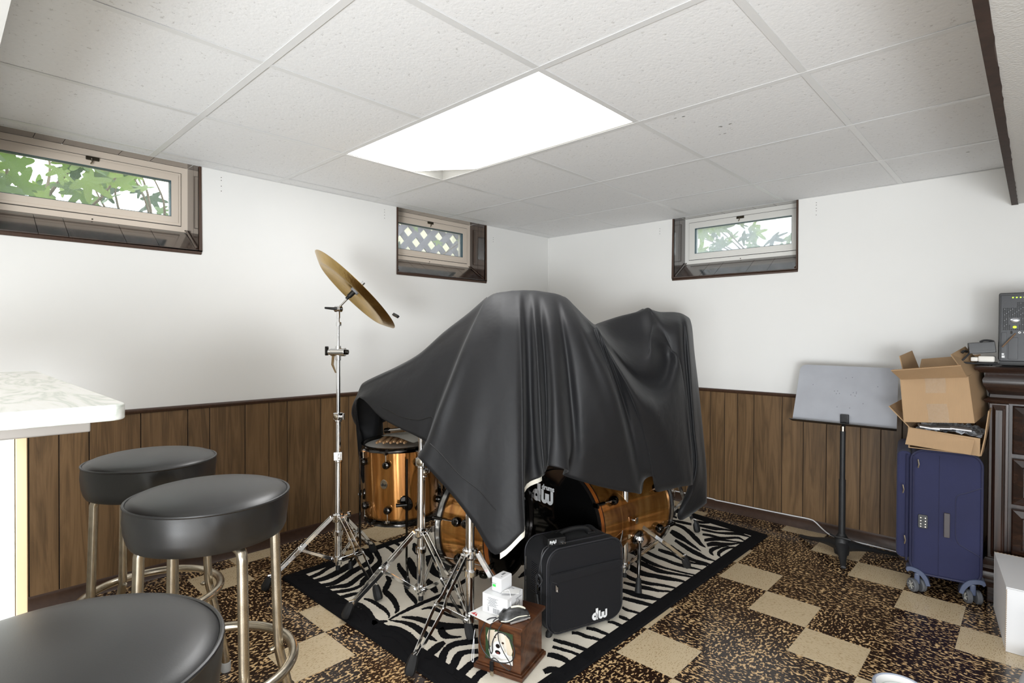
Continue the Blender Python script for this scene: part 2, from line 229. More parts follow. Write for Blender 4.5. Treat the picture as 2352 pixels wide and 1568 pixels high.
STRIPES=[[[-2.615,1.204,-2.622,1.207],[-2.604,1.223,-2.619,1.229],[-2.594,1.242,-2.617,1.251],[-2.591,1.266,-2.619,1.275],[-2.593,1.291,-2.624,1.301],[-2.6,1.32,-2.63,1.33],[-2.61,1.35,-2.637,1.357],[-2.626,1.375,-2.648,1.38],[-2.645,1.398,-2.661,1.402]],[[-2.551,1.206,-2.557,1.209],[-2.536,1.224,-2.553,1.231],[-2.525,1.246,-2.551,1.255],[-2.522,1.275,-2.554,1.286],[-2.526,1.307,-2.562,1.318],[-2.54,1.339,-2.576,1.348],[-2.556,1.368,-2.589,1.378],[-2.564,1.393,-2.591,1.403],[-2.57,1.417,-2.59,1.425]],[[-2.489,1.206,-2.505,1.212],[-2.478,1.229,-2.502,1.239],[-2.468,1.253,-2.499,1.266],[-2.459,1.277,-2.497,1.292],[-2.454,1.303,-2.498,1.319],[-2.456,1.333,-2.507,1.35],[-2.462,1.366,-2.519,1.385],[-2.472,1.403,-2.535,1.423],[-2.486,1.44,-2.551,1.461],[-2.503,1.473,-2.561,1.49],[-2.525,1.504,-2.571,1.513],[-2.555,1.531,-2.586,1.532],[-2.584,1.554,-2.606,1.553]],[[-2.431,1.212,-2.443,1.217],[-2.417,1.234,-2.436,1.242],[-2.403,1.255,-2.429,1.267],[-2.388,1.275,-2.42,1.29],[-2.378,1.298,-2.417,1.313],[-2.381,1.327,-2.426,1.341],[-2.39,1.357,-2.44,1.371],[-2.402,1.388,-2.456,1.403],[-2.416,1.418,-2.472,1.436],[-2.428,1.448,-2.48,1.467],[-2.438,1.478,-2.486,1.495],[-2.444,1.503,-2.496,1.522],[-2.451,1.528,-2.506,1.547],[-2.466,1.557,-2.515,1.57],[-2.493,1.589,-2.523,1.583],[-2.542,1.619,-2.536,1.587],[-2.59,1.637,-2.559,1.593],[-2.628,1.643,-2.587,1.599],[-2.656,1.641,-2.619,1.605],[-2.672,1.637,-2.646,1.612],[-2.685,1.632,-2.672,1.619]],[[-2.387,1.211,-2.396,1.215],[-2.374,1.231,-2.39,1.238],[-2.362,1.251,-2.384,1.261],[-2.351,1.272,-2.377,1.284],[-2.34,1.293,-2.368,1.307],[-2.324,1.313,-2.358,1.33],[-2.311,1.334,-2.352,1.351],[-2.315,1.358,-2.357,1.37],[-2.326,1.381,-2.368,1.392],[-2.34,1.405,-2.38,1.415],[-2.355,1.431,-2.393,1.443],[-2.365,1.462,-2.403,1.475],[-2.376,1.496,-2.415,1.509],[-2.392,1.536,-2.438,1.549],[-2.412,1.574,-2.461,1.584],[-2.439,1.602,-2.471,1.597],[-2.476,1.626,-2.48,1.604],[-2.518,1.646,-2.51,1.616],[-2.561,1.664,-2.55,1.63],[-2.602,1.68,-2.593,1.649],[-2.641,1.694,-2.632,1.667],[-2.669,1.702,-2.661,1.683],[-2.693,1.706,-2.689,1.697]],[[-2.347,1.211,-2.354,1.214],[-2.332,1.227,-2.343,1.233],[-2.316,1.244,-2.332,1.252],[-2.3,1.262,-2.322,1.273],[-2.285,1.281,-2.312,1.294],[-2.274,1.302,-2.302,1.316],[-2.266,1.325,-2.293,1.338],[-2.265,1.35,-2.29,1.36],[-2.268,1.373,-2.293,1.381],[-2.275,1.39,-2.306,1.394],[-2.284,1.405,-2.324,1.407],[-2.297,1.42,-2.339,1.425],[-2.312,1.439,-2.354,1.449],[-2.33,1.471,-2.369,1.482],[-2.349,1.508,-2.384,1.519],[-2.366,1.541,-2.402,1.552],[-2.382,1.571,-2.418,1.582],[-2.398,1.595,-2.426,1.603],[-2.415,1.615,-2.43,1.62]],[[-2.267,1.218,-2.272,1.22],[-2.252,1.23,-2.265,1.237],[-2.238,1.244,-2.259,1.254],[-2.229,1.262,-2.255,1.274],[-2.223,1.282,-2.252,1.295],[-2.219,1.303,-2.246,1.315],[-2.217,1.322,-2.238,1.332],[-2.214,1.335,-2.229,1.343],[-2.211,1.347,-2.219,1.351]],[[-2.213,1.219,-2.218,1.222],[-2.198,1.23,-2.208,1.235],[-2.183,1.24,-2.198,1.249],[-2.168,1.25,-2.188,1.262],[-2.151,1.259,-2.175,1.275],[-2.129,1.264,-2.157,1.286],[-2.107,1.268,-2.135,1.293],[-2.087,1.269,-2.111,1.296],[-2.066,1.267,-2.084,1.294],[-2.039,1.263,-2.052,1.289],[-2.013,1.257,-2.02,1.281],[-1.989,1.248,-1.991,1.272],[-1.966,1.238,-1.967,1.264],[-1.946,1.231,-1.949,1.257],[-1.929,1.226,-1.932,1.251]],[[-2.155,1.322,-2.164,1.329],[-2.134,1.326,-2.148,1.338],[-2.11,1.328,-2.128,1.345],[-2.077,1.328,-2.095,1.348],[-2.043,1.327,-2.061,1.349],[-2.018,1.326,-2.034,1.347],[-1.997,1.324,-2.007,1.343],[-1.974,1.32,-1.979,1.335],[-1.955,1.315,-1.954,1.324],[-1.946,1.311,-1.941,1.314],[-1.937,1.305,-1.934,1.306]],[[-2.283,1.52,-2.293,1.544],[-2.262,1.511,-2.266,1.536],[-2.248,1.504,-2.231,1.52],[-2.228,1.486,-2.197,1.492],[-2.207,1.465,-2.171,1.466],[-2.191,1.447,-2.156,1.448],[-2.161,1.422,-2.156,1.445],[-2.125,1.41,-2.145,1.444],[-2.098,1.406,-2.119,1.441],[-2.073,1.4,-2.089,1.433],[-2.048,1.394,-2.059,1.425],[-2.026,1.387,-2.032,1.415],[-2.007,1.379,-2.005,1.403],[-1.989,1.371,-1.979,1.388],[-1.975,1.364,-1.958,1.371],[-1.966,1.358,-1.95,1.356],[-1.956,1.348,-1.949,1.347]],[[-2.371,1.65,-2.368,1.663],[-2.343,1.63,-2.341,1.65],[-2.309,1.609,-2.317,1.641],[-2.269,1.595,-2.285,1.631],[-2.235,1.583,-2.248,1.618],[-2.205,1.572,-2.21,1.602],[-2.184,1.562,-2.171,1.581],[-2.17,1.551,-2.145,1.557],[-2.147,1.531,-2.129,1.539],[-2.117,1.511,-2.11,1.524],[-2.086,1.494,-2.088,1.511],[-2.055,1.482,-2.065,1.505],[-2.026,1.473,-2.039,1.5],[-1.998,1.465,-2.01,1.493],[-1.977,1.46,-1.982,1.483],[-1.966,1.457,-1.961,1.469],[-1.952,1.452,-1.949,1.455]],[[-2.673,1.76,-2.675,1.767],[-2.643,1.746,-2.65,1.759],[-2.61,1.733,-2.626,1.753],[-2.572,1.726,-2.596,1.752],[-2.539,1.721,-2.562,1.749],[-2.515,1.714,-2.529,1.742],[-2.501,1.709,-2.493,1.726],[-2.489,1.701,-2.467,1.702],[-2.47,1.684,-2.453,1.683]],[[-2.679,1.807,-2.685,1.813],[-2.649,1.802,-2.664,1.816],[-2.618,1.796,-2.64,1.819],[-2.584,1.792,-2.607,1.817],[-2.551,1.786,-2.569,1.812],[-2.523,1.775,-2.533,1.798],[-2.494,1.763,-2.501,1.784]],[[-1.941,1.228,-1.971,1.247],[-1.932,1.241,-1.958,1.257],[-1.924,1.255,-1.946,1.268],[-1.919,1.271,-1.935,1.28],[-1.915,1.287,-1.923,1.291]],[[-2.083,1.23,-2.093,1.237],[-2.069,1.23,-2.086,1.244],[-2.056,1.229,-2.072,1.25],[-2.039,1.226,-2.049,1.247],[-2.019,1.221,-2.024,1.241],[-2.0,1.214,-2.0,1.232],[-1.979,1.207,-1.979,1.223]],[[-2.392,1.726,-2.391,1.745],[-2.357,1.7,-2.356,1.732],[-2.319,1.674,-2.32,1.718],[-2.276,1.65,-2.281,1.699],[-2.232,1.629,-2.244,1.681],[-2.191,1.614,-2.207,1.664],[-2.159,1.606,-2.173,1.647],[-2.143,1.605,-2.151,1.632],[-2.13,1.606,-2.134,1.619]],[[-2.537,1.868,-2.538,1.882],[-2.5,1.839,-2.504,1.874],[-2.462,1.811,-2.474,1.865],[-2.424,1.796,-2.441,1.848],[-2.391,1.786,-2.405,1.827]],[[-2.344,1.81,-2.337,1.837],[-2.297,1.776,-2.29,1.81],[-2.251,1.745,-2.246,1.785],[-2.205,1.718,-2.209,1.763],[-2.159,1.697,-2.179,1.747],[-2.119,1.69,-2.146,1.734],[-2.091,1.69,-2.111,1.722],[-2.072,1.69,-2.086,1.712],[-2.056,1.692,-2.064,1.704]],[[-2.103,1.623,-2.112,1.65],[-2.079,1.609,-2.093,1.647],[-2.053,1.596,-2.072,1.643],[-2.019,1.586,-2.036,1.629],[-1.99,1.58,-2.0,1.613],[-1.981,1.579,-1.981,1.6],[-1.974,1.577,-1.97,1.59]],[[-2.338,1.929,-2.35,1.948],[-2.293,1.91,-2.314,1.943],[-2.252,1.895,-2.279,1.937],[-2.22,1.891,-2.244,1.926],[-2.193,1.892,-2.208,1.914]],[[-2.224,1.844,-2.241,1.862],[-2.189,1.841,-2.215,1.87],[-2.156,1.839,-2.187,1.876],[-2.131,1.842,-2.156,1.873],[-2.108,1.847,-2.125,1.869]],[[-1.92,1.296,-1.926,1.298],[-1.923,1.324,-1.934,1.328],[-1.926,1.354,-1.941,1.36],[-1.927,1.385,-1.947,1.393],[-1.928,1.419,-1.951,1.429],[-1.928,1.456,-1.951,1.467],[-1.928,1.495,-1.951,1.506],[-1.927,1.535,-1.951,1.547],[-1.928,1.575,-1.951,1.587],[-1.929,1.605,-1.952,1.617],[-1.933,1.64,-1.957,1.651],[-1.946,1.697,-1.972,1.709],[-1.96,1.758,-1.988,1.773],[-1.968,1.809,-1.996,1.825],[-1.974,1.857,-2.0,1.872],[-1.98,1.905,-2.007,1.921],[-1.987,1.954,-2.014,1.97]],[[-1.894,1.444,-1.9,1.448],[-1.888,1.459,-1.899,1.465],[-1.879,1.47,-1.893,1.481],[-1.858,1.476,-1.877,1.495],[-1.833,1.479,-1.855,1.505],[-1.804,1.482,-1.826,1.51],[-1.774,1.486,-1.797,1.514],[-1.749,1.494,-1.77,1.518],[-1.727,1.503,-1.744,1.523]],[[-1.901,1.513,-1.907,1.517],[-1.889,1.52,-1.901,1.53],[-1.875,1.528,-1.892,1.543],[-1.855,1.538,-1.873,1.555],[-1.832,1.548,-1.849,1.567],[-1.805,1.558,-1.821,1.575],[-1.775,1.569,-1.789,1.584],[-1.743,1.583,-1.755,1.596],[-1.71,1.599,-1.719,1.609]],[[-1.902,1.345,-1.91,1.351],[-1.881,1.354,-1.895,1.366],[-1.859,1.364,-1.879,1.381],[-1.836,1.372,-1.86,1.394],[-1.812,1.378,-1.838,1.405],[-1.784,1.381,-1.814,1.414],[-1.755,1.384,-1.79,1.422],[-1.73,1.39,-1.768,1.43],[-1.707,1.4,-1.748,1.438],[-1.69,1.419,-1.728,1.451],[-1.676,1.44,-1.707,1.467],[-1.661,1.46,-1.687,1.482],[-1.646,1.478,-1.667,1.497],[-1.628,1.493,-1.648,1.512],[-1.611,1.507,-1.631,1.526]],[[-1.722,1.39,-1.719,1.417],[-1.698,1.375,-1.698,1.407],[-1.668,1.364,-1.685,1.402],[-1.647,1.369,-1.671,1.398],[-1.634,1.382,-1.651,1.398],[-1.621,1.399,-1.632,1.408],[-1.609,1.419,-1.613,1.422]],[[-1.913,1.297,-1.918,1.301],[-1.889,1.308,-1.899,1.316],[-1.865,1.317,-1.879,1.33],[-1.838,1.323,-1.858,1.342],[-1.811,1.325,-1.834,1.351],[-1.784,1.323,-1.806,1.355],[-1.757,1.32,-1.778,1.355],[-1.728,1.318,-1.747,1.351],[-1.699,1.318,-1.717,1.346],[-1.676,1.325,-1.688,1.342],[-1.655,1.334,-1.658,1.338]],[[-1.909,1.211,-1.948,1.239],[-1.895,1.226,-1.925,1.248],[-1.88,1.241,-1.903,1.257],[-1.863,1.253,-1.888,1.271],[-1.842,1.261,-1.87,1.285],[-1.817,1.266,-1.843,1.294],[-1.789,1.268,-1.813,1.299],[-1.761,1.266,-1.782,1.3],[-1.734,1.262,-1.75,1.296],[-1.706,1.257,-1.717,1.289],[-1.683,1.252,-1.686,1.279],[-1.666,1.247,-1.662,1.265],[-1.648,1.241,-1.644,1.251]],[[-1.837,1.208,-1.862,1.225],[-1.82,1.219,-1.846,1.239],[-1.802,1.228,-1.827,1.251],[-1.777,1.23,-1.799,1.258],[-1.75,1.228,-1.766,1.259],[-1.722,1.22,-1.73,1.253],[-1.694,1.211,-1.697,1.242],[-1.672,1.205,-1.67,1.228],[-1.65,1.199,-1.648,1.214]],[[-1.639,1.352,-1.619,1.345],[-1.643,1.338,-1.611,1.327],[-1.644,1.321,-1.604,1.308],[-1.638,1.294,-1.596,1.283],[-1.628,1.266,-1.589,1.262],[-1.613,1.247,-1.584,1.253],[-1.6,1.234,-1.577,1.243]],[[-1.563,1.461,-1.53,1.434],[-1.577,1.435,-1.546,1.411],[-1.59,1.411,-1.561,1.389],[-1.601,1.392,-1.572,1.371],[-1.608,1.372,-1.577,1.355],[-1.609,1.349,-1.576,1.338],[-1.602,1.325,-1.57,1.321],[-1.589,1.299,-1.556,1.302],[-1.572,1.275,-1.54,1.283],[-1.554,1.254,-1.524,1.266],[-1.536,1.235,-1.508,1.248]],[[-1.505,1.408,-1.482,1.388],[-1.519,1.388,-1.499,1.371],[-1.532,1.37,-1.511,1.354],[-1.541,1.353,-1.511,1.339],[-1.541,1.331,-1.505,1.325],[-1.527,1.303,-1.492,1.305],[-1.511,1.277,-1.475,1.28],[-1.497,1.255,-1.462,1.259],[-1.484,1.235,-1.45,1.24]],[[-1.469,1.377,-1.436,1.363],[-1.469,1.347,-1.435,1.333],[-1.467,1.318,-1.432,1.307],[-1.461,1.292,-1.425,1.284],[-1.455,1.27,-1.418,1.264],[-1.448,1.251,-1.412,1.247],[-1.44,1.234,-1.405,1.231]],[[-1.403,1.345,-1.373,1.332],[-1.403,1.326,-1.371,1.313],[-1.401,1.305,-1.369,1.296],[-1.394,1.282,-1.363,1.278],[-1.386,1.261,-1.355,1.258]],[[-1.337,1.645,-1.346,1.659],[-1.32,1.648,-1.331,1.665],[-1.303,1.651,-1.315,1.671],[-1.287,1.656,-1.299,1.677],[-1.27,1.661,-1.281,1.682],[-1.253,1.665,-1.264,1.686],[-1.236,1.668,-1.246,1.689],[-1.218,1.672,-1.228,1.691],[-1.202,1.677,-1.21,1.694],[-1.187,1.68,-1.196,1.698],[-1.172,1.682,-1.182,1.702]],[[-1.309,1.607,-1.317,1.621],[-1.294,1.61,-1.302,1.625],[-1.279,1.614,-1.288,1.629],[-1.264,1.619,-1.272,1.633],[-1.249,1.624,-1.256,1.637],[-1.232,1.627,-1.239,1.641],[-1.216,1.629,-1.223,1.643],[-1.2,1.629,-1.206,1.643],[-1.186,1.63,-1.191,1.642],[-1.176,1.632,-1.18,1.642],[-1.168,1.635,-1.171,1.642]],[[-1.287,1.551,-1.3,1.569],[-1.275,1.555,-1.29,1.578],[-1.262,1.558,-1.279,1.586],[-1.247,1.561,-1.262,1.59],[-1.232,1.564,-1.244,1.592],[-1.218,1.565,-1.228,1.591],[-1.204,1.566,-1.213,1.588],[-1.19,1.566,-1.198,1.587],[-1.176,1.567,-1.183,1.585]],[[-1.225,1.465,-1.245,1.478],[-1.221,1.475,-1.245,1.492],[-1.217,1.484,-1.241,1.507],[-1.209,1.493,-1.228,1.519],[-1.198,1.501,-1.213,1.526],[-1.185,1.505,-1.197,1.529],[-1.171,1.507,-1.181,1.531]],[[-1.189,1.419,-1.202,1.431],[-1.184,1.428,-1.198,1.44],[-1.179,1.436,-1.192,1.45],[-1.173,1.445,-1.183,1.457],[-1.165,1.454,-1.173,1.464]],[[-1.316,1.734,-1.326,1.748],[-1.305,1.742,-1.316,1.758],[-1.293,1.747,-1.304,1.766],[-1.279,1.748,-1.288,1.768],[-1.262,1.749,-1.272,1.768],[-1.248,1.754,-1.258,1.772],[-1.234,1.76,-1.243,1.776],[-1.218,1.766,-1.225,1.781],[-1.202,1.771,-1.209,1.785],[-1.192,1.777,-1.197,1.785],[-1.185,1.782,-1.186,1.785]],[[-1.294,1.803,-1.304,1.818],[-1.28,1.81,-1.29,1.828],[-1.265,1.815,-1.276,1.836],[-1.25,1.817,-1.259,1.837],[-1.234,1.817,-1.242,1.836],[-1.221,1.82,-1.228,1.837],[-1.208,1.822,-1.214,1.837],[-1.194,1.822,-1.198,1.833],[-1.18,1.822,-1.182,1.826]],[[-1.262,1.905,-1.269,1.916],[-1.253,1.91,-1.261,1.924],[-1.243,1.913,-1.252,1.931],[-1.228,1.913,-1.236,1.933],[-1.211,1.912,-1.218,1.932],[-1.196,1.912,-1.201,1.928],[-1.18,1.911,-1.184,1.923]],[[-1.253,1.972,-1.261,1.99],[-1.239,1.972,-1.248,1.993],[-1.224,1.972,-1.233,1.994],[-1.208,1.976,-1.214,1.991],[-1.192,1.982,-1.193,1.985]],[[-1.285,2.047,-1.291,2.065],[-1.27,2.044,-1.276,2.062],[-1.254,2.043,-1.262,2.061],[-1.24,2.047,-1.248,2.063],[-1.227,2.052,-1.233,2.066],[-1.214,2.055,-1.219,2.068],[-1.201,2.058,-1.207,2.071],[-1.19,2.062,-1.196,2.075],[-1.179,2.066,-1.185,2.08]],[[-1.328,2.12,-1.34,2.145],[-1.307,2.123,-1.32,2.151],[-1.287,2.127,-1.301,2.157],[-1.267,2.131,-1.281,2.162],[-1.248,2.136,-1.262,2.167],[-1.229,2.142,-1.241,2.17],[-1.211,2.149,-1.221,2.172],[-1.196,2.157,-1.204,2.174],[-1.182,2.166,-1.187,2.175]],[[-1.37,2.181,-1.384,2.212],[-1.345,2.18,-1.362,2.219],[-1.321,2.18,-1.341,2.225],[-1.299,2.181,-1.318,2.227],[-1.278,2.185,-1.297,2.229],[-1.259,2.193,-1.278,2.233],[-1.243,2.203,-1.258,2.237],[-1.227,2.21,-1.24,2.239],[-1.212,2.22,-1.223,2.241],[-1.197,2.238,-1.203,2.251],[-1.181,2.259,-1.183,2.263]],[[-1.413,2.262,-1.421,2.277],[-1.391,2.262,-1.402,2.284],[-1.369,2.263,-1.382,2.291],[-1.347,2.265,-1.362,2.297],[-1.326,2.268,-1.342,2.303],[-1.306,2.275,-1.323,2.309],[-1.288,2.283,-1.302,2.315],[-1.267,2.291,-1.278,2.317],[-1.246,2.301,-1.255,2.32],[-1.23,2.315,-1.238,2.33],[-1.215,2.328,-1.221,2.341],[-1.199,2.339,-1.203,2.348],[-1.182,2.349,-1.185,2.356]],[[-1.463,2.338,-1.471,2.361],[-1.433,2.326,-1.443,2.355],[-1.404,2.317,-1.418,2.351],[-1.379,2.318,-1.394,2.351],[-1.357,2.322,-1.371,2.353],[-1.335,2.325,-1.349,2.356],[-1.315,2.331,-1.328,2.36],[-1.297,2.341,-1.31,2.368],[-1.28,2.352,-1.291,2.376],[-1.26,2.361,-1.27,2.384],[-1.24,2.369,-1.249,2.389],[-1.224,2.375,-1.231,2.392],[-1.21,2.38,-1.215,2.394],[-1.196,2.385,-1.199,2.394],[-1.183,2.389,-1.185,2.393]],[[-1.544,2.463,-1.548,2.475],[-1.521,2.443,-1.532,2.478],[-1.496,2.424,-1.513,2.478],[-1.464,2.409,-1.484,2.469],[-1.431,2.398,-1.453,2.458],[-1.404,2.396,-1.426,2.451],[-1.38,2.4,-1.401,2.448],[-1.359,2.407,-1.38,2.452],[-1.339,2.416,-1.359,2.459],[-1.314,2.424,-1.333,2.466],[-1.289,2.432,-1.307,2.473],[-1.267,2.443,-1.283,2.479],[-1.248,2.454,-1.261,2.484],[-1.231,2.462,-1.241,2.487],[-1.215,2.469,-1.222,2.488],[-1.202,2.472,-1.206,2.485],[-1.189,2.473,-1.191,2.48]],[[-1.536,2.536,-1.543,2.555],[-1.505,2.521,-1.518,2.554],[-1.475,2.507,-1.492,2.552],[-1.446,2.5,-1.463,2.547],[-1.417,2.495,-1.434,2.541],[-1.388,2.488,-1.405,2.535],[-1.36,2.483,-1.379,2.531],[-1.338,2.489,-1.355,2.529],[-1.318,2.498,-1.332,2.53],[-1.297,2.509,-1.309,2.535],[-1.275,2.52,-1.285,2.542],[-1.251,2.53,-1.259,2.55],[-1.227,2.54,-1.234,2.557],[-1.207,2.55,-1.211,2.561],[-1.188,2.56,-1.19,2.565]],[[-1.556,2.597,-1.564,2.619],[-1.532,2.584,-1.543,2.616],[-1.506,2.571,-1.52,2.611],[-1.477,2.558,-1.491,2.6],[-1.447,2.548,-1.461,2.588],[-1.42,2.545,-1.434,2.581],[-1.396,2.544,-1.408,2.576],[-1.374,2.546,-1.383,2.571],[-1.351,2.55,-1.358,2.568],[-1.324,2.554,-1.33,2.57],[-1.295,2.559,-1.301,2.575],[-1.268,2.563,-1.274,2.578],[-1.24,2.568,-1.246,2.583],[-1.214,2.578,-1.218,2.589],[-1.187,2.59,-1.19,2.596]],[[-1.659,2.702,-1.672,2.732],[-1.635,2.692,-1.651,2.731],[-1.61,2.683,-1.627,2.727],[-1.581,2.671,-1.598,2.716],[-1.552,2.662,-1.569,2.705],[-1.53,2.659,-1.545,2.698],[-1.508,2.657,-1.521,2.691],[-1.479,2.648,-1.491,2.682],[-1.449,2.641,-1.462,2.674],[-1.424,2.639,-1.437,2.672],[-1.399,2.638,-1.412,2.671],[-1.374,2.633,-1.386,2.666],[-1.348,2.629,-1.36,2.662],[-1.322,2.627,-1.335,2.662],[-1.296,2.63,-1.309,2.665],[-1.266,2.64,-1.276,2.666],[-1.237,2.652,-1.243,2.668],[-1.214,2.659,-1.218,2.669],[-1.193,2.665,-1.195,2.671]],[[-1.593,2.602,-1.611,2.639],[-1.57,2.601,-1.589,2.642],[-1.549,2.6,-1.567,2.642],[-1.534,2.6,-1.547,2.633],[-1.521,2.6,-1.529,2.622]],[[-1.493,2.739,-1.505,2.769],[-1.471,2.733,-1.486,2.772],[-1.448,2.729,-1.466,2.773],[-1.425,2.729,-1.441,2.772],[-1.4,2.728,-1.412,2.766],[-1.372,2.719,-1.382,2.751],[-1.342,2.708,-1.351,2.737],[-1.309,2.705,-1.317,2.728],[-1.278,2.706,-1.285,2.726],[-1.251,2.717,-1.258,2.735],[-1.228,2.727,-1.234,2.744],[-1.211,2.725,-1.214,2.737],[-1.195,2.719,-1.196,2.726]],[[-1.48,2.855,-1.483,2.867],[-1.438,2.819,-1.444,2.843],[-1.399,2.787,-1.407,2.821],[-1.362,2.762,-1.372,2.8],[-1.33,2.744,-1.341,2.784],[-1.303,2.737,-1.315,2.775],[-1.278,2.736,-1.29,2.77],[-1.248,2.74,-1.26,2.772],[-1.222,2.745,-1.231,2.773],[-1.207,2.746,-1.212,2.765],[-1.195,2.746,-1.197,2.754]],[[-1.495,2.933,-1.504,2.965],[-1.461,2.909,-1.472,2.949],[-1.426,2.886,-1.438,2.932],[-1.388,2.861,-1.402,2.913],[-1.352,2.84,-1.367,2.894],[-1.324,2.828,-1.339,2.882],[-1.298,2.82,-1.312,2.87],[-1.273,2.813,-1.284,2.854],[-1.248,2.809,-1.257,2.838],[-1.224,2.813,-1.23,2.831],[-1.2,2.82,-1.202,2.826]],[[-1.578,3.039,-1.596,3.097],[-1.548,3.014,-1.57,3.089],[-1.519,2.993,-1.544,3.078],[-1.495,2.982,-1.519,3.063],[-1.474,2.975,-1.492,3.043],[-1.453,2.965,-1.467,3.021],[-1.43,2.953,-1.441,2.997],[-1.403,2.936,-1.411,2.974],[-1.374,2.919,-1.381,2.95],[-1.346,2.906,-1.351,2.925],[-1.319,2.894,-1.321,2.9]],[[-1.647,3.181,-1.661,3.214],[-1.623,3.18,-1.638,3.217],[-1.599,3.175,-1.615,3.217],[-1.575,3.165,-1.591,3.213],[-1.549,3.15,-1.564,3.202],[-1.522,3.128,-1.535,3.182],[-1.494,3.104,-1.505,3.159],[-1.467,3.076,-1.476,3.132],[-1.441,3.049,-1.449,3.105],[-1.419,3.028,-1.427,3.085],[-1.4,3.01,-1.406,3.063],[-1.381,2.992,-1.386,3.037],[-1.362,2.976,-1.368,3.013],[-1.343,2.968,-1.349,2.993],[-1.326,2.965,-1.328,2.972]],[[-1.677,3.246,-1.686,3.267],[-1.654,3.243,-1.667,3.274],[-1.631,3.24,-1.648,3.281],[-1.608,3.242,-1.627,3.286],[-1.587,3.245,-1.605,3.289],[-1.567,3.249,-1.583,3.289],[-1.548,3.254,-1.561,3.288]],[[-1.715,3.318,-1.727,3.346],[-1.694,3.314,-1.705,3.342],[-1.672,3.309,-1.683,3.337]],[[-1.551,3.318,-1.568,3.359],[-1.531,3.324,-1.548,3.367],[-1.511,3.332,-1.529,3.373],[-1.495,3.35,-1.507,3.378],[-1.48,3.372,-1.485,3.382]],[[-1.507,3.27,-1.52,3.304],[-1.486,3.269,-1.502,3.311],[-1.463,3.268,-1.481,3.318],[-1.434,3.268,-1.455,3.324],[-1.406,3.273,-1.428,3.329],[-1.385,3.29,-1.402,3.333],[-1.364,3.309,-1.375,3.339],[-1.333,3.321,-1.342,3.347],[-1.302,3.33,-1.31,3.353],[-1.278,3.334,-1.283,3.35],[-1.255,3.337,-1.257,3.344]],[[-1.464,3.216,-1.473,3.239],[-1.445,3.214,-1.456,3.244],[-1.424,3.214,-1.436,3.249],[-1.399,3.219,-1.41,3.249],[-1.372,3.227,-1.381,3.252],[-1.342,3.241,-1.355,3.273],[-1.314,3.256,-1.33,3.297],[-1.292,3.274,-1.31,3.32],[-1.272,3.288,-1.289,3.336],[-1.253,3.293,-1.265,3.333],[-1.235,3.295,-1.243,3.323],[-1.22,3.296,-1.225,3.317],[-1.206,3.297,-1.209,3.309]],[[-1.422,3.136,-1.434,3.167],[-1.401,3.143,-1.415,3.177],[-1.38,3.147,-1.393,3.184],[-1.353,3.147,-1.365,3.183],[-1.325,3.15,-1.338,3.183],[-1.304,3.165,-1.317,3.198],[-1.284,3.185,-1.298,3.217],[-1.266,3.209,-1.279,3.241],[-1.249,3.227,-1.259,3.258],[-1.234,3.226,-1.24,3.25],[-1.22,3.219,-1.224,3.237],[-1.207,3.217,-1.211,3.23],[-1.197,3.216,-1.199,3.225]],[[-1.369,3.049,-1.387,3.083],[-1.359,3.064,-1.38,3.106],[-1.348,3.08,-1.37,3.128],[-1.332,3.102,-1.352,3.147],[-1.313,3.122,-1.328,3.161],[-1.292,3.135,-1.303,3.166],[-1.269,3.145,-1.278,3.169],[-1.246,3.158,-1.253,3.176],[-1.225,3.169,-1.231,3.184],[-1.21,3.178,-1.214,3.19],[-1.196,3.187,-1.199,3.196]],[[-1.324,2.984,-1.347,3.024],[-1.316,3.001,-1.343,3.051],[-1.307,3.018,-1.335,3.077],[-1.291,3.036,-1.314,3.092],[-1.272,3.057,-1.291,3.104],[-1.254,3.078,-1.27,3.117],[-1.237,3.102,-1.25,3.132],[-1.223,3.131,-1.233,3.153],[-1.212,3.157,-1.218,3.171],[-1.207,3.167,-1.211,3.177],[-1.203,3.171,-1.205,3.179]],[[-1.242,3.079,-1.239,3.074],[-1.257,3.067,-1.251,3.054],[-1.271,3.053,-1.261,3.032],[-1.284,3.032,-1.267,3.002],[-1.294,3.008,-1.271,2.97],[-1.3,2.984,-1.272,2.944],[-1.298,2.948,-1.272,2.934],[-1.279,2.908,-1.273,2.935],[-1.264,2.893,-1.265,2.92],[-1.254,2.889,-1.257,2.907],[-1.247,2.889,-1.248,2.895]],[[-1.2,3.098,-1.197,3.09],[-1.22,3.083,-1.212,3.066],[-1.237,3.066,-1.225,3.04],[-1.248,3.043,-1.23,3.012],[-1.254,3.017,-1.232,2.983],[-1.255,2.982,-1.231,2.953],[-1.251,2.946,-1.229,2.932],[-1.237,2.912,-1.229,2.93],[-1.225,2.899,-1.225,2.92],[-1.217,2.893,-1.218,2.907],[-1.21,2.891,-1.211,2.895]]]
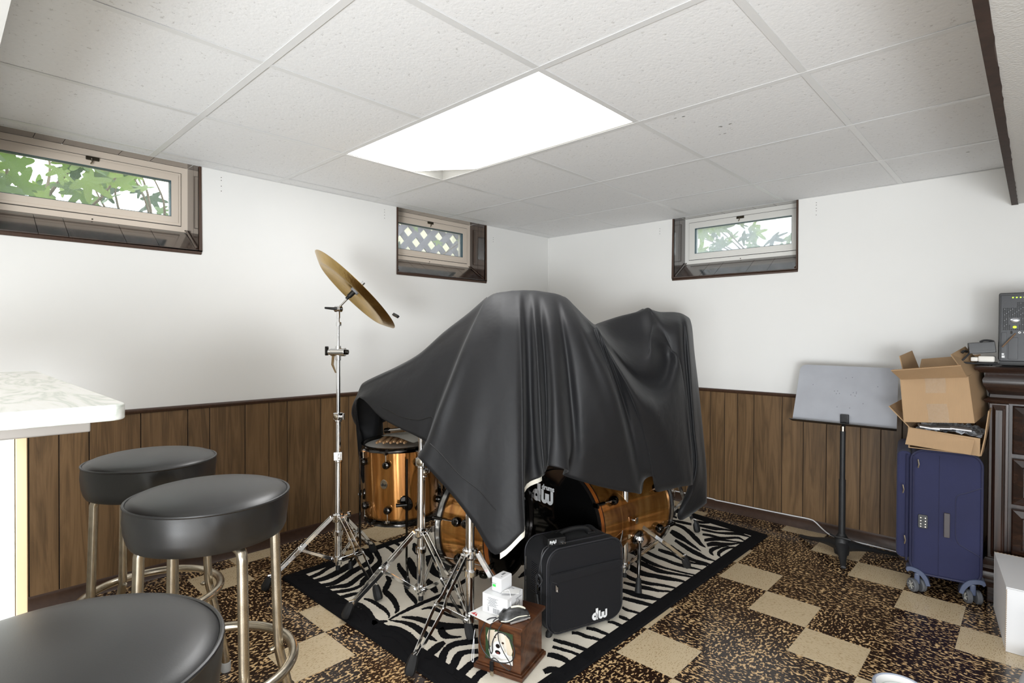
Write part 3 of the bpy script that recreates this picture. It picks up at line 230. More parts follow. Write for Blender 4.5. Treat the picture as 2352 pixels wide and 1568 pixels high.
DRAPE=[[[-2.592,1.713,0.617],[-2.565,1.684,0.742],[-2.482,1.597,0.837],[-2.478,1.593,0.873],[-2.475,1.59,0.867],[-2.481,1.611,0.808],[-2.497,1.622,0.729],[-2.512,1.621,0.659],[-2.518,1.614,0.582],[-2.528,1.604,0.515],[-2.54,1.577,0.435]],[[-2.567,1.627,0.664],[-2.54,1.598,0.789],[-2.457,1.511,0.884],[-2.446,1.499,0.92],[-2.437,1.489,0.914],[-2.479,1.482,0.839],[-2.522,1.485,0.787],[-2.542,1.497,0.743],[-2.532,1.528,0.684],[-2.53,1.546,0.587],[-2.536,1.54,0.44]],[[-2.593,1.672,0.694],[-2.566,1.643,0.819],[-2.483,1.556,0.914],[-2.437,1.508,0.95],[-2.4,1.469,0.944],[-2.389,1.452,0.92],[-2.386,1.44,0.899],[-2.382,1.43,0.887],[-2.377,1.421,0.879],[-2.37,1.414,0.875],[-2.372,1.412,0.868]],[[-2.467,1.792,0.774],[-2.44,1.763,0.899],[-2.357,1.676,0.994],[-2.274,1.588,1.03],[-2.206,1.517,1.024],[-2.201,1.493,0.999],[-2.185,1.467,0.967],[-2.177,1.447,0.935],[-2.165,1.429,0.895],[-2.161,1.419,0.854],[-2.156,1.409,0.808]],[[-2.329,1.828,0.842],[-2.302,1.799,0.967],[-2.219,1.712,1.062],[-2.136,1.624,1.098],[-2.068,1.552,1.092],[-2.055,1.522,1.055],[-2.05,1.498,1.007],[-2.037,1.469,0.951],[-2.032,1.446,0.888],[-2.035,1.428,0.825],[-2.032,1.417,0.776]],[[-2.212,1.872,0.939],[-2.184,1.843,1.064],[-2.102,1.756,1.159],[-2.018,1.668,1.195],[-1.95,1.596,1.189],[-1.944,1.56,1.132],[-1.934,1.527,1.068],[-1.932,1.5,0.989],[-1.93,1.474,0.903],[-1.927,1.447,0.818],[-1.927,1.433,0.751]],[[-2.105,1.919,1.021],[-2.077,1.89,1.146],[-1.994,1.803,1.241],[-1.911,1.716,1.277],[-1.843,1.644,1.271],[-1.843,1.601,1.206],[-1.837,1.565,1.134],[-1.841,1.532,1.047],[-1.844,1.5,0.954],[-1.858,1.472,0.831],[-1.87,1.445,0.724]],[[-2.018,1.947,1.086],[-1.991,1.918,1.211],[-1.908,1.831,1.306],[-1.825,1.743,1.342],[-1.757,1.671,1.336],[-1.768,1.611,1.232],[-1.786,1.557,1.111],[-1.804,1.505,0.98],[-1.827,1.467,0.861],[-1.849,1.431,0.74],[-1.87,1.403,0.683]],[[-1.997,1.94,1.089],[-1.969,1.911,1.214],[-1.887,1.824,1.309],[-1.803,1.736,1.345],[-1.735,1.664,1.339],[-1.717,1.583,1.24],[-1.715,1.515,1.129],[-1.72,1.454,0.996],[-1.734,1.411,0.887],[-1.756,1.375,0.771],[-1.775,1.342,0.689]],[[-1.966,1.948,0.55],[-1.939,1.919,0.952],[-1.856,1.832,1.323],[-1.773,1.745,1.359],[-1.705,1.673,1.353],[-1.668,1.589,1.243],[-1.66,1.526,1.122],[-1.674,1.47,0.976],[-1.686,1.428,0.853],[-1.696,1.39,0.733],[-1.708,1.363,0.631]],[[-1.943,1.964,0.55],[-1.915,1.935,0.954],[-1.833,1.848,1.329],[-1.749,1.76,1.365],[-1.681,1.688,1.359],[-1.619,1.594,1.242],[-1.603,1.538,1.108],[-1.599,1.485,0.958],[-1.599,1.442,0.811],[-1.613,1.413,0.664],[-1.619,1.391,0.553]],[[-1.919,1.973,0.55],[-1.891,1.944,0.956],[-1.808,1.857,1.331],[-1.725,1.769,1.367],[-1.657,1.697,1.361],[-1.583,1.601,1.242],[-1.557,1.555,1.102],[-1.542,1.511,0.939],[-1.535,1.475,0.78],[-1.534,1.446,0.616],[-1.54,1.424,0.458]],[[-1.899,1.992,0.55],[-1.871,1.963,0.957],[-1.789,1.876,1.335],[-1.705,1.788,1.371],[-1.637,1.716,1.365],[-1.555,1.62,1.242],[-1.521,1.575,1.095],[-1.489,1.534,0.92],[-1.465,1.499,0.737],[-1.449,1.47,0.551],[-1.456,1.447,0.367]],[[-1.884,2.005,0.55],[-1.857,1.976,0.958],[-1.774,1.889,1.336],[-1.691,1.802,1.372],[-1.623,1.73,1.366],[-1.533,1.635,1.242],[-1.488,1.593,1.096],[-1.449,1.558,0.921],[-1.42,1.528,0.739],[-1.396,1.508,0.575],[-1.383,1.505,0.442]],[[-1.872,2.017,0.55],[-1.844,1.988,0.959],[-1.762,1.901,1.337],[-1.678,1.814,1.373],[-1.61,1.742,1.367],[-1.515,1.645,1.242],[-1.465,1.601,1.096],[-1.42,1.558,0.924],[-1.396,1.537,0.742],[-1.374,1.515,0.592],[-1.363,1.51,0.483]],[[-1.862,2.033,0.55],[-1.835,2.004,0.959],[-1.752,1.917,1.338],[-1.669,1.83,1.374],[-1.601,1.758,1.368],[-1.525,1.683,1.243],[-1.493,1.656,1.094],[-1.47,1.635,0.913],[-1.462,1.626,0.755],[-1.464,1.623,0.646],[-1.466,1.62,0.579]],[[-1.85,2.052,0.55],[-1.823,2.023,0.959],[-1.74,1.936,1.338],[-1.657,1.848,1.374],[-1.589,1.776,1.368],[-1.509,1.699,1.243],[-1.475,1.673,1.094],[-1.458,1.66,0.934],[-1.452,1.663,0.787],[-1.445,1.669,0.685],[-1.434,1.678,0.616]],[[-1.837,2.064,0.55],[-1.809,2.035,0.959],[-1.727,1.948,1.338],[-1.644,1.861,1.374],[-1.575,1.789,1.368],[-1.476,1.688,1.242],[-1.421,1.642,1.096],[-1.381,1.609,0.944],[-1.362,1.598,0.807],[-1.35,1.595,0.719],[-1.339,1.591,0.665]],[[-1.819,2.082,0.55],[-1.791,2.053,0.958],[-1.709,1.966,1.336],[-1.625,1.878,1.372],[-1.557,1.806,1.366],[-1.476,1.73,1.243],[-1.44,1.707,1.094],[-1.42,1.696,0.934],[-1.41,1.69,0.789],[-1.407,1.692,0.717],[-1.407,1.691,0.664]],[[-1.806,2.101,0.55],[-1.778,2.072,0.957],[-1.696,1.985,1.333],[-1.612,1.897,1.369],[-1.544,1.825,1.363],[-1.439,1.724,1.242],[-1.384,1.677,1.097],[-1.346,1.643,0.944],[-1.333,1.626,0.807],[-1.33,1.614,0.74],[-1.327,1.602,0.695]],[[-1.789,2.124,0.55],[-1.761,2.095,0.955],[-1.679,2.008,1.33],[-1.596,1.92,1.366],[-1.527,1.848,1.36],[-1.423,1.752,1.243],[-1.367,1.707,1.096],[-1.327,1.675,0.943],[-1.305,1.666,0.806],[-1.291,1.665,0.731],[-1.279,1.661,0.674]],[[-1.778,2.148,0.55],[-1.751,2.119,0.953],[-1.668,2.032,1.327],[-1.585,1.944,1.363],[-1.516,1.872,1.357],[-1.425,1.792,1.244],[-1.383,1.774,1.094],[-1.365,1.776,0.932],[-1.356,1.782,0.785],[-1.365,1.787,0.701],[-1.392,1.774,0.616]],[[-1.767,2.165,0.55],[-1.739,2.136,0.951],[-1.657,2.049,1.322],[-1.573,1.962,1.358],[-1.505,1.89,1.352],[-1.403,1.799,1.243],[-1.35,1.779,1.095],[-1.326,1.785,0.935],[-1.32,1.803,0.787],[-1.326,1.824,0.694],[-1.35,1.84,0.586]],[[-1.758,2.18,0.55],[-1.731,2.151,0.948],[-1.648,2.064,1.316],[-1.565,1.976,1.352],[-1.497,1.905,1.346],[-1.387,1.814,1.236],[-1.323,1.804,1.088],[-1.295,1.829,0.934],[-1.292,1.871,0.782],[-1.303,1.914,0.668],[-1.324,1.947,0.547]],[[-1.755,2.197,0.55],[-1.727,2.168,0.945],[-1.644,2.081,1.311],[-1.561,1.994,1.347],[-1.493,1.922,1.341],[-1.376,1.838,1.229],[-1.313,1.841,1.087],[-1.274,1.876,0.939],[-1.273,1.93,0.776],[-1.289,1.996,0.65],[-1.298,2.041,0.518]],[[-1.749,2.216,0.55],[-1.721,2.187,0.939],[-1.639,2.1,1.299],[-1.555,2.013,1.335],[-1.487,1.941,1.329],[-1.369,1.872,1.222],[-1.304,1.878,1.109],[-1.262,1.93,0.981],[-1.26,2.012,0.814],[-1.276,2.091,0.652],[-1.281,2.139,0.492]],[[-1.744,2.248,0.55],[-1.717,2.219,0.93],[-1.634,2.132,1.28],[-1.551,2.044,1.316],[-1.483,1.972,1.31],[-1.447,1.971,1.274],[-1.412,1.97,1.24],[-1.379,1.969,1.208],[-1.322,1.93,1.176],[-1.307,2.107,0.835],[-1.29,2.214,0.475]],[[-1.75,2.311,0.55],[-1.723,2.282,0.915],[-1.64,2.195,1.249],[-1.557,2.107,1.285],[-1.489,2.035,1.279],[-1.444,2.022,1.239],[-1.4,2.009,1.2],[-1.361,2.003,1.155],[-1.29,1.946,1.112],[-1.292,2.125,0.829],[-1.291,2.241,0.529]],[[-1.772,2.401,0.55],[-1.744,2.372,0.899],[-1.661,2.285,1.218],[-1.578,2.197,1.254],[-1.51,2.125,1.248],[-1.462,2.111,1.213],[-1.399,2.064,1.178],[-1.363,2.078,1.108],[-1.267,1.981,1.047],[-1.272,2.17,0.798],[-1.275,2.298,0.534]],[[-1.832,2.536,0.55],[-1.804,2.507,0.891],[-1.722,2.42,1.202],[-1.638,2.333,1.238],[-1.57,2.261,1.232],[-1.499,2.222,1.186],[-1.4,2.117,1.145],[-1.367,2.154,1.059],[-1.249,2.024,0.988],[-1.268,2.203,0.733],[-1.28,2.326,0.463]],[[-1.889,2.676,0.55],[-1.861,2.647,0.898],[-1.779,2.56,1.216],[-1.695,2.472,1.252],[-1.627,2.4,1.246],[-1.53,2.333,1.172],[-1.392,2.166,1.108],[-1.365,2.228,1.012],[-1.237,2.077,0.936],[-1.251,2.26,0.704],[-1.262,2.385,0.458]],[[-1.888,2.759,0.55],[-1.86,2.73,0.907],[-1.778,2.643,1.234],[-1.694,2.555,1.27],[-1.626,2.484,1.264],[-1.524,2.4,1.164],[-1.384,2.215,1.076],[-1.356,2.282,0.978],[-1.231,2.137,0.903],[-1.238,2.317,0.687],[-1.242,2.438,0.462]],[[-1.86,2.813,0.55],[-1.833,2.784,0.915],[-1.75,2.697,1.25],[-1.667,2.609,1.286],[-1.599,2.538,1.28],[-1.503,2.447,1.16],[-1.37,2.255,1.054],[-1.344,2.327,0.957],[-1.228,2.195,0.883],[-1.233,2.372,0.675],[-1.234,2.487,0.461]],[[-1.827,2.859,0.55],[-1.799,2.83,0.922],[-1.717,2.743,1.263],[-1.634,2.655,1.299],[-1.565,2.583,1.293],[-1.478,2.492,1.162],[-1.354,2.298,1.046],[-1.332,2.376,0.949],[-1.231,2.261,0.872],[-1.234,2.427,0.667],[-1.232,2.53,0.456]],[[-1.795,2.889,0.55],[-1.768,2.86,0.928],[-1.685,2.773,1.275],[-1.602,2.685,1.311],[-1.534,2.614,1.305],[-1.456,2.527,1.173],[-1.341,2.338,1.055],[-1.322,2.427,0.961],[-1.235,2.34,0.884],[-1.239,2.488,0.668],[-1.234,2.57,0.45]],[[-1.76,2.895,0.55],[-1.733,2.866,0.935],[-1.65,2.779,1.29],[-1.567,2.691,1.326],[-1.499,2.619,1.32],[-1.439,2.55,1.202],[-1.343,2.378,1.094],[-1.322,2.479,1.004],[-1.242,2.416,0.925],[-1.245,2.54,0.686],[-1.235,2.596,0.447]],[[-1.735,2.878,0.55],[-1.707,2.849,0.937],[-1.624,2.762,1.294],[-1.541,2.674,1.33],[-1.473,2.602,1.324],[-1.437,2.567,1.244],[-1.364,2.428,1.168],[-1.338,2.538,1.079],[-1.255,2.488,0.996],[-1.256,2.587,0.72],[-1.24,2.619,0.444]],[[-1.731,2.909,0.55],[-1.703,2.88,0.933],[-1.621,2.793,1.286],[-1.537,2.705,1.322],[-1.469,2.634,1.316],[-1.39,2.542,1.251],[-1.343,2.524,1.168],[-1.313,2.538,1.109],[-1.27,2.543,1.042],[-1.255,2.602,0.74],[-1.244,2.629,0.441]],[[-1.729,2.994,0.55],[-1.701,2.965,0.929],[-1.618,2.878,1.277],[-1.535,2.79,1.313],[-1.467,2.718,1.307],[-1.348,2.555,1.231],[-1.313,2.551,1.104],[-1.29,2.578,0.958],[-1.269,2.616,0.755],[-1.255,2.648,0.549],[-1.251,2.65,0.411]],[[-1.705,3.072,0.55],[-1.677,3.043,0.93],[-1.595,2.956,1.279],[-1.511,2.868,1.315],[-1.443,2.796,1.309],[-1.314,2.601,1.24],[-1.289,2.581,1.104],[-1.275,2.599,0.921],[-1.264,2.627,0.717],[-1.26,2.656,0.519],[-1.281,2.662,0.347]],[[-1.696,3.108,0.55],[-1.668,3.079,0.93],[-1.586,2.992,1.279],[-1.503,2.904,1.315],[-1.434,2.832,1.309],[-1.316,2.654,1.246],[-1.299,2.641,1.103],[-1.285,2.651,0.917],[-1.28,2.681,0.709],[-1.279,2.707,0.489],[-1.344,2.67,0.26]],[[-1.679,3.138,0.55],[-1.651,3.109,0.927],[-1.569,3.022,1.274],[-1.485,2.934,1.31],[-1.417,2.862,1.304],[-1.307,2.677,1.253],[-1.277,2.648,1.103],[-1.266,2.656,0.918],[-1.262,2.684,0.711],[-1.26,2.711,0.491],[-1.33,2.697,0.228]],[[-1.661,3.168,0.55],[-1.634,3.139,0.918],[-1.551,3.052,1.257],[-1.468,2.964,1.293],[-1.399,2.892,1.287],[-1.335,2.774,1.245],[-1.311,2.754,1.101],[-1.297,2.764,0.909],[-1.291,2.794,0.694],[-1.284,2.826,0.467],[-1.283,2.838,0.281]],[[-1.557,3.087,0.55],[-1.529,3.058,0.912],[-1.447,2.971,1.245],[-1.428,2.951,1.281],[-1.412,2.935,1.275],[-1.38,2.896,1.228],[-1.37,2.904,1.097],[-1.351,2.92,0.895],[-1.33,2.936,0.642],[-1.315,2.947,0.441],[-1.313,2.947,0.281]],[[-1.608,3.177,0.55],[-1.58,3.148,0.916],[-1.498,3.061,1.251],[-1.479,3.041,1.287],[-1.463,3.025,1.281],[-1.464,3.051,1.231],[-1.464,3.077,1.092],[-1.451,3.1,0.876],[-1.437,3.123,0.605],[-1.428,3.13,0.422],[-1.426,3.13,0.303]]]
# ------------------------------------------------------------------ material set
mWALL = M('wall_paint', L(228,227,224), .55, bump=(60,.08,.001), noise=(1.5,.02))
mTILE = M('ceiling_tile', L(226,225,223), .9)
def _pits(m):
    nt = m.node_tree; p = nt.nodes['Principled BSDF']; N = nt.nodes.new; Lk = nt.links.new
    tc = N('ShaderNodeTexCoord'); n = N('ShaderNodeTexNoise'); n.inputs['Scale'].default_value = 95; n.inputs['Detail'].default_value = 2; Lk(tc.outputs['Object'], n.inputs[0])
    r = ramp(nt, n.outputs['Fac'], [(.27, L(212,211,210)), (.33, L(238,238,238)), (.7, L(241,241,241))]); Lk(r.outputs[0], p.inputs['Base Color'])
    b = N('ShaderNodeBump'); b.inputs['Strength'].default_value = .35; b.inputs['Distance'].default_value = .002; Lk(n.outputs['Fac'], b.inputs['Height']); Lk(b.outputs[0], p.inputs['Normal'])
_pits(mTILE)
mBAR = M('grid_enamel', L(228,228,227), .3)
mPLEN = M('plenum_dark', L(60,58,55), .9)
mSOFF = M('soffit_paint', L(206,204,200), .7, bump=(130,.5,.003))
mPANEL = wood('walnut_panelling', L(86,65,41), L(106,81,53), L(120,93,63), axis=2, rough=.42, objvar=.2)
mGROOVE = M('panel_groove', L(34,24,16), .8)
mRAIL = M('dark_rail', L(62,40,26), .4, noise=(20,.2,(8,8,.5)))
mBASEB = M('vinyl_base', L(62,44,34), .38, noise=(60,.15))
mREVEAL = wood('dark_reveal', L(30,20,16), L(50,34,28), L(66,46,38), axis=2, rough=.16, objvar=.12, spec=1.0, coat=1.0)
mVINYL = M('window_vinyl', L(222,208,192), .38)
mVINYLW = M('window_vinyl_white', L(224,222,216), .4)
mBRONZE = M('bronze_latch', L(70,64,52), .4, .7)
mDARKT = speckle_tile('dark_speckled_tile', L(40,26,19), L(196,160,112), L(226,196,150), .65, 62, 1.55, .2)
mLIGHTT = speckle_tile('beige_tile', L(214,194,160), L(204,182,146), L(168,144,110), .66, 80, 3.2, .2)
mSLAB = M('floor_slab', L(30,22,18), .6)
mCHROME = M('chrome', (.82,.82,.82,1), .09, 1)
mNICK = M('worn_nickel', L(196,186,168), .27, 1, noise=(30,.18))
mBNICK = M('black_nickel', L(64,62,60), .14, 1)
mBLACK = M('black_plastic', L(20,20,21), .42)
mRUBBER = M('black_rubber', L(22,22,23), .6)
mGLOSSB = M('gloss_black_head', L(9,9,9), .06, spec=.6)
mWHITE = M('white_plastic', L(226,226,227), .35)
mPRINTW = M('white_print', L(224,224,224), .5)
mVINYLB = M('black_vinyl', L(22,22,23), .38, bump=(420,.12,.0006), spec=.95)
mBRASS = M('cymbal_bronze', L(196,164,100), .26, 1, bump=(70,.35,.003), noise=(14,.16))
mFELT = M('grey_felt', L(140,142,146), .95)
def glass(name, dust, col=(1,1,1)):
    m = bpy.data.materials.new(name); m.use_nodes = True; nt = m.node_tree; nt.nodes.clear(); N = nt.nodes.new; Lk = nt.links.new
    o = N('ShaderNodeOutputMaterial'); t = N('ShaderNodeBsdfTransparent'); t.inputs[0].default_value = (.93,.96,.95,1)
    g = N('ShaderNodeBsdfGlossy'); g.inputs['Roughness'].default_value = .02; fz = N('ShaderNodeFresnel'); fz.inputs[0].default_value = 1.45
    m1 = N('ShaderNodeMixShader'); Lk(fz.outputs[0], m1.inputs[0]); Lk(t.outputs[0], m1.inputs[1]); Lk(g.outputs[0], m1.inputs[2])
    d = N('ShaderNodeBsdfTranslucent'); d.inputs[0].default_value = (.40,.42,.46,1); d2 = N('ShaderNodeBsdfDiffuse'); d2.inputs[0].default_value = (.8,.8,.8,1)
    md = N('ShaderNodeMixShader'); md.inputs[0].default_value = .25; Lk(d.outputs[0], md.inputs[1]); Lk(d2.outputs[0], md.inputs[2])
    tc = N('ShaderNodeTexCoord'); nz = N('ShaderNodeTexNoise'); nz.inputs['Scale'].default_value = 9; nz.inputs['Detail'].default_value = 9; nz.inputs['Roughness'].default_value = .75; Lk(tc.outputs['Object'], nz.inputs[0])
    r = ramp(nt, nz.outputs['Fac'], [(.35, (dust*.6,)*3), (.75, (min(1, dust*1.5),)*3)])
    m2 = N('ShaderNodeMixShader'); Lk(r.outputs[0], m2.inputs[0]); Lk(m1.outputs[0], m2.inputs[1]); Lk(md.outputs[0], m2.inputs[2]); Lk(m2.outputs[0], o.inputs[0])
    return m
mGLASS1 = glass('glass_clear_dusty', .14); mGLASS2 = glass('glass_dusty', .3); mGLASS3 = glass('glass_hazy', .55)
# ------------------------------------------------------------------ room shell
XL, YR, ZC, SILL = -3.095, 3.718, 2.035, 1.593
X1, Y0 = 3.2, -2.6          # far walls behind the photographer
floor = struct('floor', MB().bx((XL-.3, Y0, -.12), (X1, YR+.3, -.003)), mSLAB, smooth=False)
tm = {}
def tile_mesh(k):
    if k not in tm:
        s = .2286/2-.0003; mb = MB().bx((-s,-s,-.004), (s,s,0)); me = bpy.data.meshes.new('floor_tile')
        me.from_pydata([tuple(v) for v in mb.v], [], mb.f); me.materials.append(mLIGHTT if k else mDARKT); tm[k] = me
    return tm[k]
ix0, iy0 = -13, -11
for i in range(ix0, 3):
    for j in range(iy0, 6):
        x = -.2165+.2286*(i+.5); y = 2.452+.2286*(j+.5)
        if x < XL-.05 or y > YR+.05: continue
        o = bpy.data.objects.new('floor_tile', tile_mesh((i+j) % 4 == 1)); COL.objects.link(o); o.parent = floor; o.location = (x, y, rng.uniform(-.0004, 0))
tag(struct('floor_far', MB().bx((.4692, Y0, -.003), (X1, YR, -.0005)).bx((XL, Y0, -.003), (.4692, -.0627, -.0005)), mDARKT, smooth=False))
# windows: opening ranges along the wall
WL = [(.117, .957), (2.14, 2.967)]; WR = [(-1.928, -1.083)]
def wall_with_holes(name, holes, side):
    mb = MB(); lo, hi = (Y0, YR) if side == 'L' else (XL, X1)
    def seg(a, b, z0, z1):
        if side == 'L': mb.bx((XL-.16, a, z0), (XL, b, z1))
        else: mb.bx((a, YR, z0), (b, YR+.16, z1))
    c = lo
    for a, b in holes:
        seg(c, a, -.1, 2.3); seg(a, b, -.1, SILL); seg(a, b, 2.1, 2.3); c = b
    seg(c, hi, -.1, 2.3)
    return struct(name, mb, mWALL, smooth=False)
wl = wall_with_holes('wall_left', WL, 'L'); wr = wall_with_holes('wall_right', WR, 'R')
struct('wall_back', MB().bx((XL-.16, Y0-.1, -.1), (X1, Y0, 2.3)), mWALL, smooth=False)
struct('wall_side', MB().bx((X1, Y0-.1, -.1), (X1+.1, YR+.16, 2.3)), mWALL, smooth=False)
struct('trim_5', MB().tube([(XL+.002, YR-.002, .84), (XL+.002, YR-.002, 2.034)], .006, 8), mWALL)
# nail holes left in the paint
nh = MB()
for y, zs in ((1.052, (2.0,1.985,1.955,1.93)), (2.047, (2.0,1.985,1.965,1.945)), (3.042, (1.95,1.935,1.918))):
    for z in zs: nh.cyl((XL-.002, y, z), (XL+.0006, y, z), .0022, n=8)
new('nail_hole', nh, mPLEN, wl)
nh = MB()
for x, zs in ((-2.03, (1.978,1.96,1.94)), (-.983, (2.0,1.985,1.965,1.95,1.925))):
    for z in zs: nh.cyl((x, YR+.002, z), (x, YR-.0006, z), .0022, n=8)
new('nail_hole', nh, mPLEN, wr)
# wainscot planks
gl = [.388,.494,.692,.893,.994,1.17,1.298,1.401,1.602,1.788]; st = [.1,.18,.13,.1,.2,.19]
k = 0; e = [.388]
while e[-1] > -.6: e.append(e[-1]-st[k % 6]); k += 1
e = e[::-1]+gl[1:]; k = 0
while e[-1] < YR: e.append(e[-1]+st[k % 6]); k += 1
e[-1] = YR
new('groove_backing', MB().bx((XL, e[0], .0), (XL+.002, YR, .815)), mGROOVE, wl, smooth=False)
for a, b in zip(e[:-1], e[1:]): new('wall_plank', MB().bx((XL+.001, a+.002, .03), (XL+.0065, b-.002, .812)), mPANEL, wl, bevel=.0012, seg=1, origin=None)
er = [-1.533,-1.447,-1.34,-1.166,-1.042,-.914,-.738,-.638]; k = 0
while er[-1] < .6: er.append(er[-1]+st[k % 6]); k += 1
er = er[::-1]; k = 0
while er[-1] > XL+.05: er.append(er[-1]-st[k % 6]); k += 1
er[-1] = XL; er = er[::-1]
new('groove_backing', MB().bx((XL, YR-.002, 0), (er[-1], YR, .815)), mGROOVE, wr, smooth=False)
for a, b in zip(er[:-1], er[1:]): new('wall_plank', MB().bx((a+.002, YR-.0065, .03), (b-.002, YR-.001, .812)), mPANEL, wr, bevel=.0012, seg=1)
rp = [(0,0),(.012,0),(.016,.006),(.016,.014),(.011,.02),(0,.022)]
struct('trim_1', MB().prism(rp, e[0], YR, Fr((XL, 0, .806), (1,0,0), (0,0,1)) @ Matrix.Scale(-1, 4, (0,0,1))), mRAIL)
struct('trim_2', MB().prism(rp, XL, er[-1], Fr((0, YR, .806), (0,-1,0), (0,0,1)) @ Matrix.Scale(-1, 4, (0,0,1))), mRAIL)
bp = [(0,0),(.018,0),(.0095,.012),(.008,.05),(.0095,.058),(.006,.066),(0,.066)]
struct('baseboard_left', MB().prism(bp, e[0], YR, Fr((XL, 0, 0), (1,0,0), (0,0,1)) @ Matrix.Scale(-1, 4, (0,0,1))), mBASEB)
struct('baseboard_right', MB().prism(bp, XL, er[-1], Fr((0, YR, 0), (0,-1,0), (0,0,1)) @ Matrix.Scale(-1, 4, (0,0,1))), mBASEB)
# ceiling: plenum slab, tiles, T-bars
ceil = struct('ceiling', MB().bx((XL-.16, Y0, 2.12), (X1, YR+.16, 2.2)).bx((XL, Y0, 2.036), (X1, -.48, 2.05)).bx((.9, -.48, 2.036), (X1, YR, 2.05)), mPLEN if False else mTILE, smooth=False)
G = .6096; gx = [XL]+[-2.9943+G*k for k in range(5)]+[-.09]; gy = [-.48]+[.737-G, .737]+[.737+G*k for k in range(1,5)]+[YR]
for i in range(len(gx)-1):
    for j in range(len(gy)-1):
        if j == 3 and i in (2, 3): continue
        a, b, c, d = gx[i]+.003, gx[i+1]-.003, gy[j]+.003, gy[j+1]-.003
        mb = MB(); dz = [rng.uniform(0, .0022) for _ in range(4)]; z = ZC+.0006
        if i == 0: dz = [.0005]*4
        mb.add([(a,c,z+dz[0]),(b,c,z+dz[1]),(b,d,z+dz[2]),(a,d,z+dz[3]),(a,c,z+.016),(b,c,z+.016),(b,d,z+.016),(a,d,z+.016)], [(0,3,2,1),(4,5,6,7),(0,1,5,4),(1,2,6,5),(2,3,7,6),(3,0,4,7)])
        new('ceiling_tile', mb, mTILE, ceil, smooth=False)
def tbar(a, b):
    mb = MB(); (x0, y0), (x1, y1) = a, b; w = .012
    if abs(x1-x0) > abs(y1-y0): mb.bx((x0, y0-w, ZC-.0008), (x1, y0+w, ZC)).bx((x0, y0-.002, ZC), (x1, y0+.002, ZC+.03))
    else: mb.bx((x0-w, y0, ZC-.0004), (x0+w, y1, ZC+.0004)).bx((x0-.002, y0, ZC), (x0+.002, y1, ZC+.03))
    new('grid_bar', mb, mBAR, ceil, smooth=False)
for y in gy[1:-1]: tbar((XL, y), (-.09, y))
for x in gx[1:-1]:
    for j in range(len(gy)-1):
        if x == gx[3] and j == 3: continue
        tbar((x, gy[j]+.012), (x, gy[j+1]-.012))
new('wall_angle', MB().bx((XL, -.48, ZC-.001), (XL+.012, YR, ZC)), mBAR, ceil, smooth=False)
new('wall_angle', MB().bx((XL, YR-.012, ZC-.001), (-.09, YR, ZC)), mBAR, ceil, smooth=False)
# stains on the tiles
stn = MB()
for x, y, n in ((-.93, 2.22, 5), (-1.02, 2.02, 3), (-.98, 2.3, 2), (-.22, 3.3, 3)):
    for k in range(n):
        cx, cy, r = x+rng.uniform(-.03,.03), y+rng.uniform(-.006,.006), rng.uniform(.0015,.004)
        stn.add([(cx+r*math.cos(t)*1.8, cy+r*math.sin(t), ZC+.0004) for t in np.linspace(0, 2*PI, 8)[:-1]], [tuple(range(7))])
new('tile_stain', stn, M('stain', L(165,162,158), .9), ceil, smooth=False)
# soffit over the dresser, with its torn brown edging strip, and the bulkhead over the bar
so = struct('soffit', MB().bx((-.098, .2, 1.847), (.9, YR, 2.04)), mSOFF, smooth=False)
ep = MB(); n = 60; ys = np.linspace(.9, YR, n)
ep.grid([[(-.1, y, 1.852), (-.1, y, 1.843), (-.1+.024+rng.uniform(-.0022,.0022), y, 1.843), (-.1+.024, y, 1.8468)] for y in ys])
new('edge_strip', ep, M('torn_brown_strip', L(58,42,34), .7, noise=(30,.25)), so, smooth=False)
struct('bulkhead', MB().bx((XL, -1.2, 1.85), (-1.0, .116, 2.04)), mWALL, smooth=False)
# ceiling light, 2 by 4 feet, sagging prismatic diffuser
lt = thing('ceiling_light', 'white rectangular fluorescent ceiling light with sagging prismatic diffuser', 'light', (-1.776, 1.651, ZC))
def _dif():
    m = bpy.data.materials.new('lit_diffuser'); m.use_nodes = True; nt = m.node_tree; p = nt.nodes['Principled BSDF']; N = nt.nodes.new; Lk = nt.links.new
    p.inputs['Base Color'].default_value = (.8,.8,.8,1); p.inputs['Roughness'].default_value = .5
    tc = N('ShaderNodeTexCoord'); sp = N('ShaderNodeSeparateXYZ'); Lk(tc.outputs['Object'], sp.inputs[0])
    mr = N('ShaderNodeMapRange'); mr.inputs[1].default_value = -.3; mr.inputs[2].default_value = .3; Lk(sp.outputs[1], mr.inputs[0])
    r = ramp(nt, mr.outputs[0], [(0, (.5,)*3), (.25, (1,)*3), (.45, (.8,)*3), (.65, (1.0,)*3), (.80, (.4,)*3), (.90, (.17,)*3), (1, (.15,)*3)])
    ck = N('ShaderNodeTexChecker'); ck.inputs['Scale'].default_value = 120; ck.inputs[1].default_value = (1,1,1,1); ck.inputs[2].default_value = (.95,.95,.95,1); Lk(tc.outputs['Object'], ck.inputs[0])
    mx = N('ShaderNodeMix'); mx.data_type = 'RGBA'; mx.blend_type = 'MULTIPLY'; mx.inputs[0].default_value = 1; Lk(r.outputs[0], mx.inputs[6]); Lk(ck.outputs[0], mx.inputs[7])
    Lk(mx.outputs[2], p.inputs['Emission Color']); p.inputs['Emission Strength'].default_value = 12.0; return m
gd = []
for x in np.linspace(-2.385+.014, -1.166-.014, 40):
    row = []
    for y in np.linspace(1.346+.014, 1.956-.014, 24):
        u = (x+1.776)/.6; v = (y-1.651)/.29; s = (1-u*u)*(1-v*v); lift = .028*max(0, -u-.55)*max(0, v-.35)*6
        row.append((x, y, ZC+.004-.004*s+lift))
    gd.append(row)
new('diffuser', MB().grid(gd), _dif(), lt)
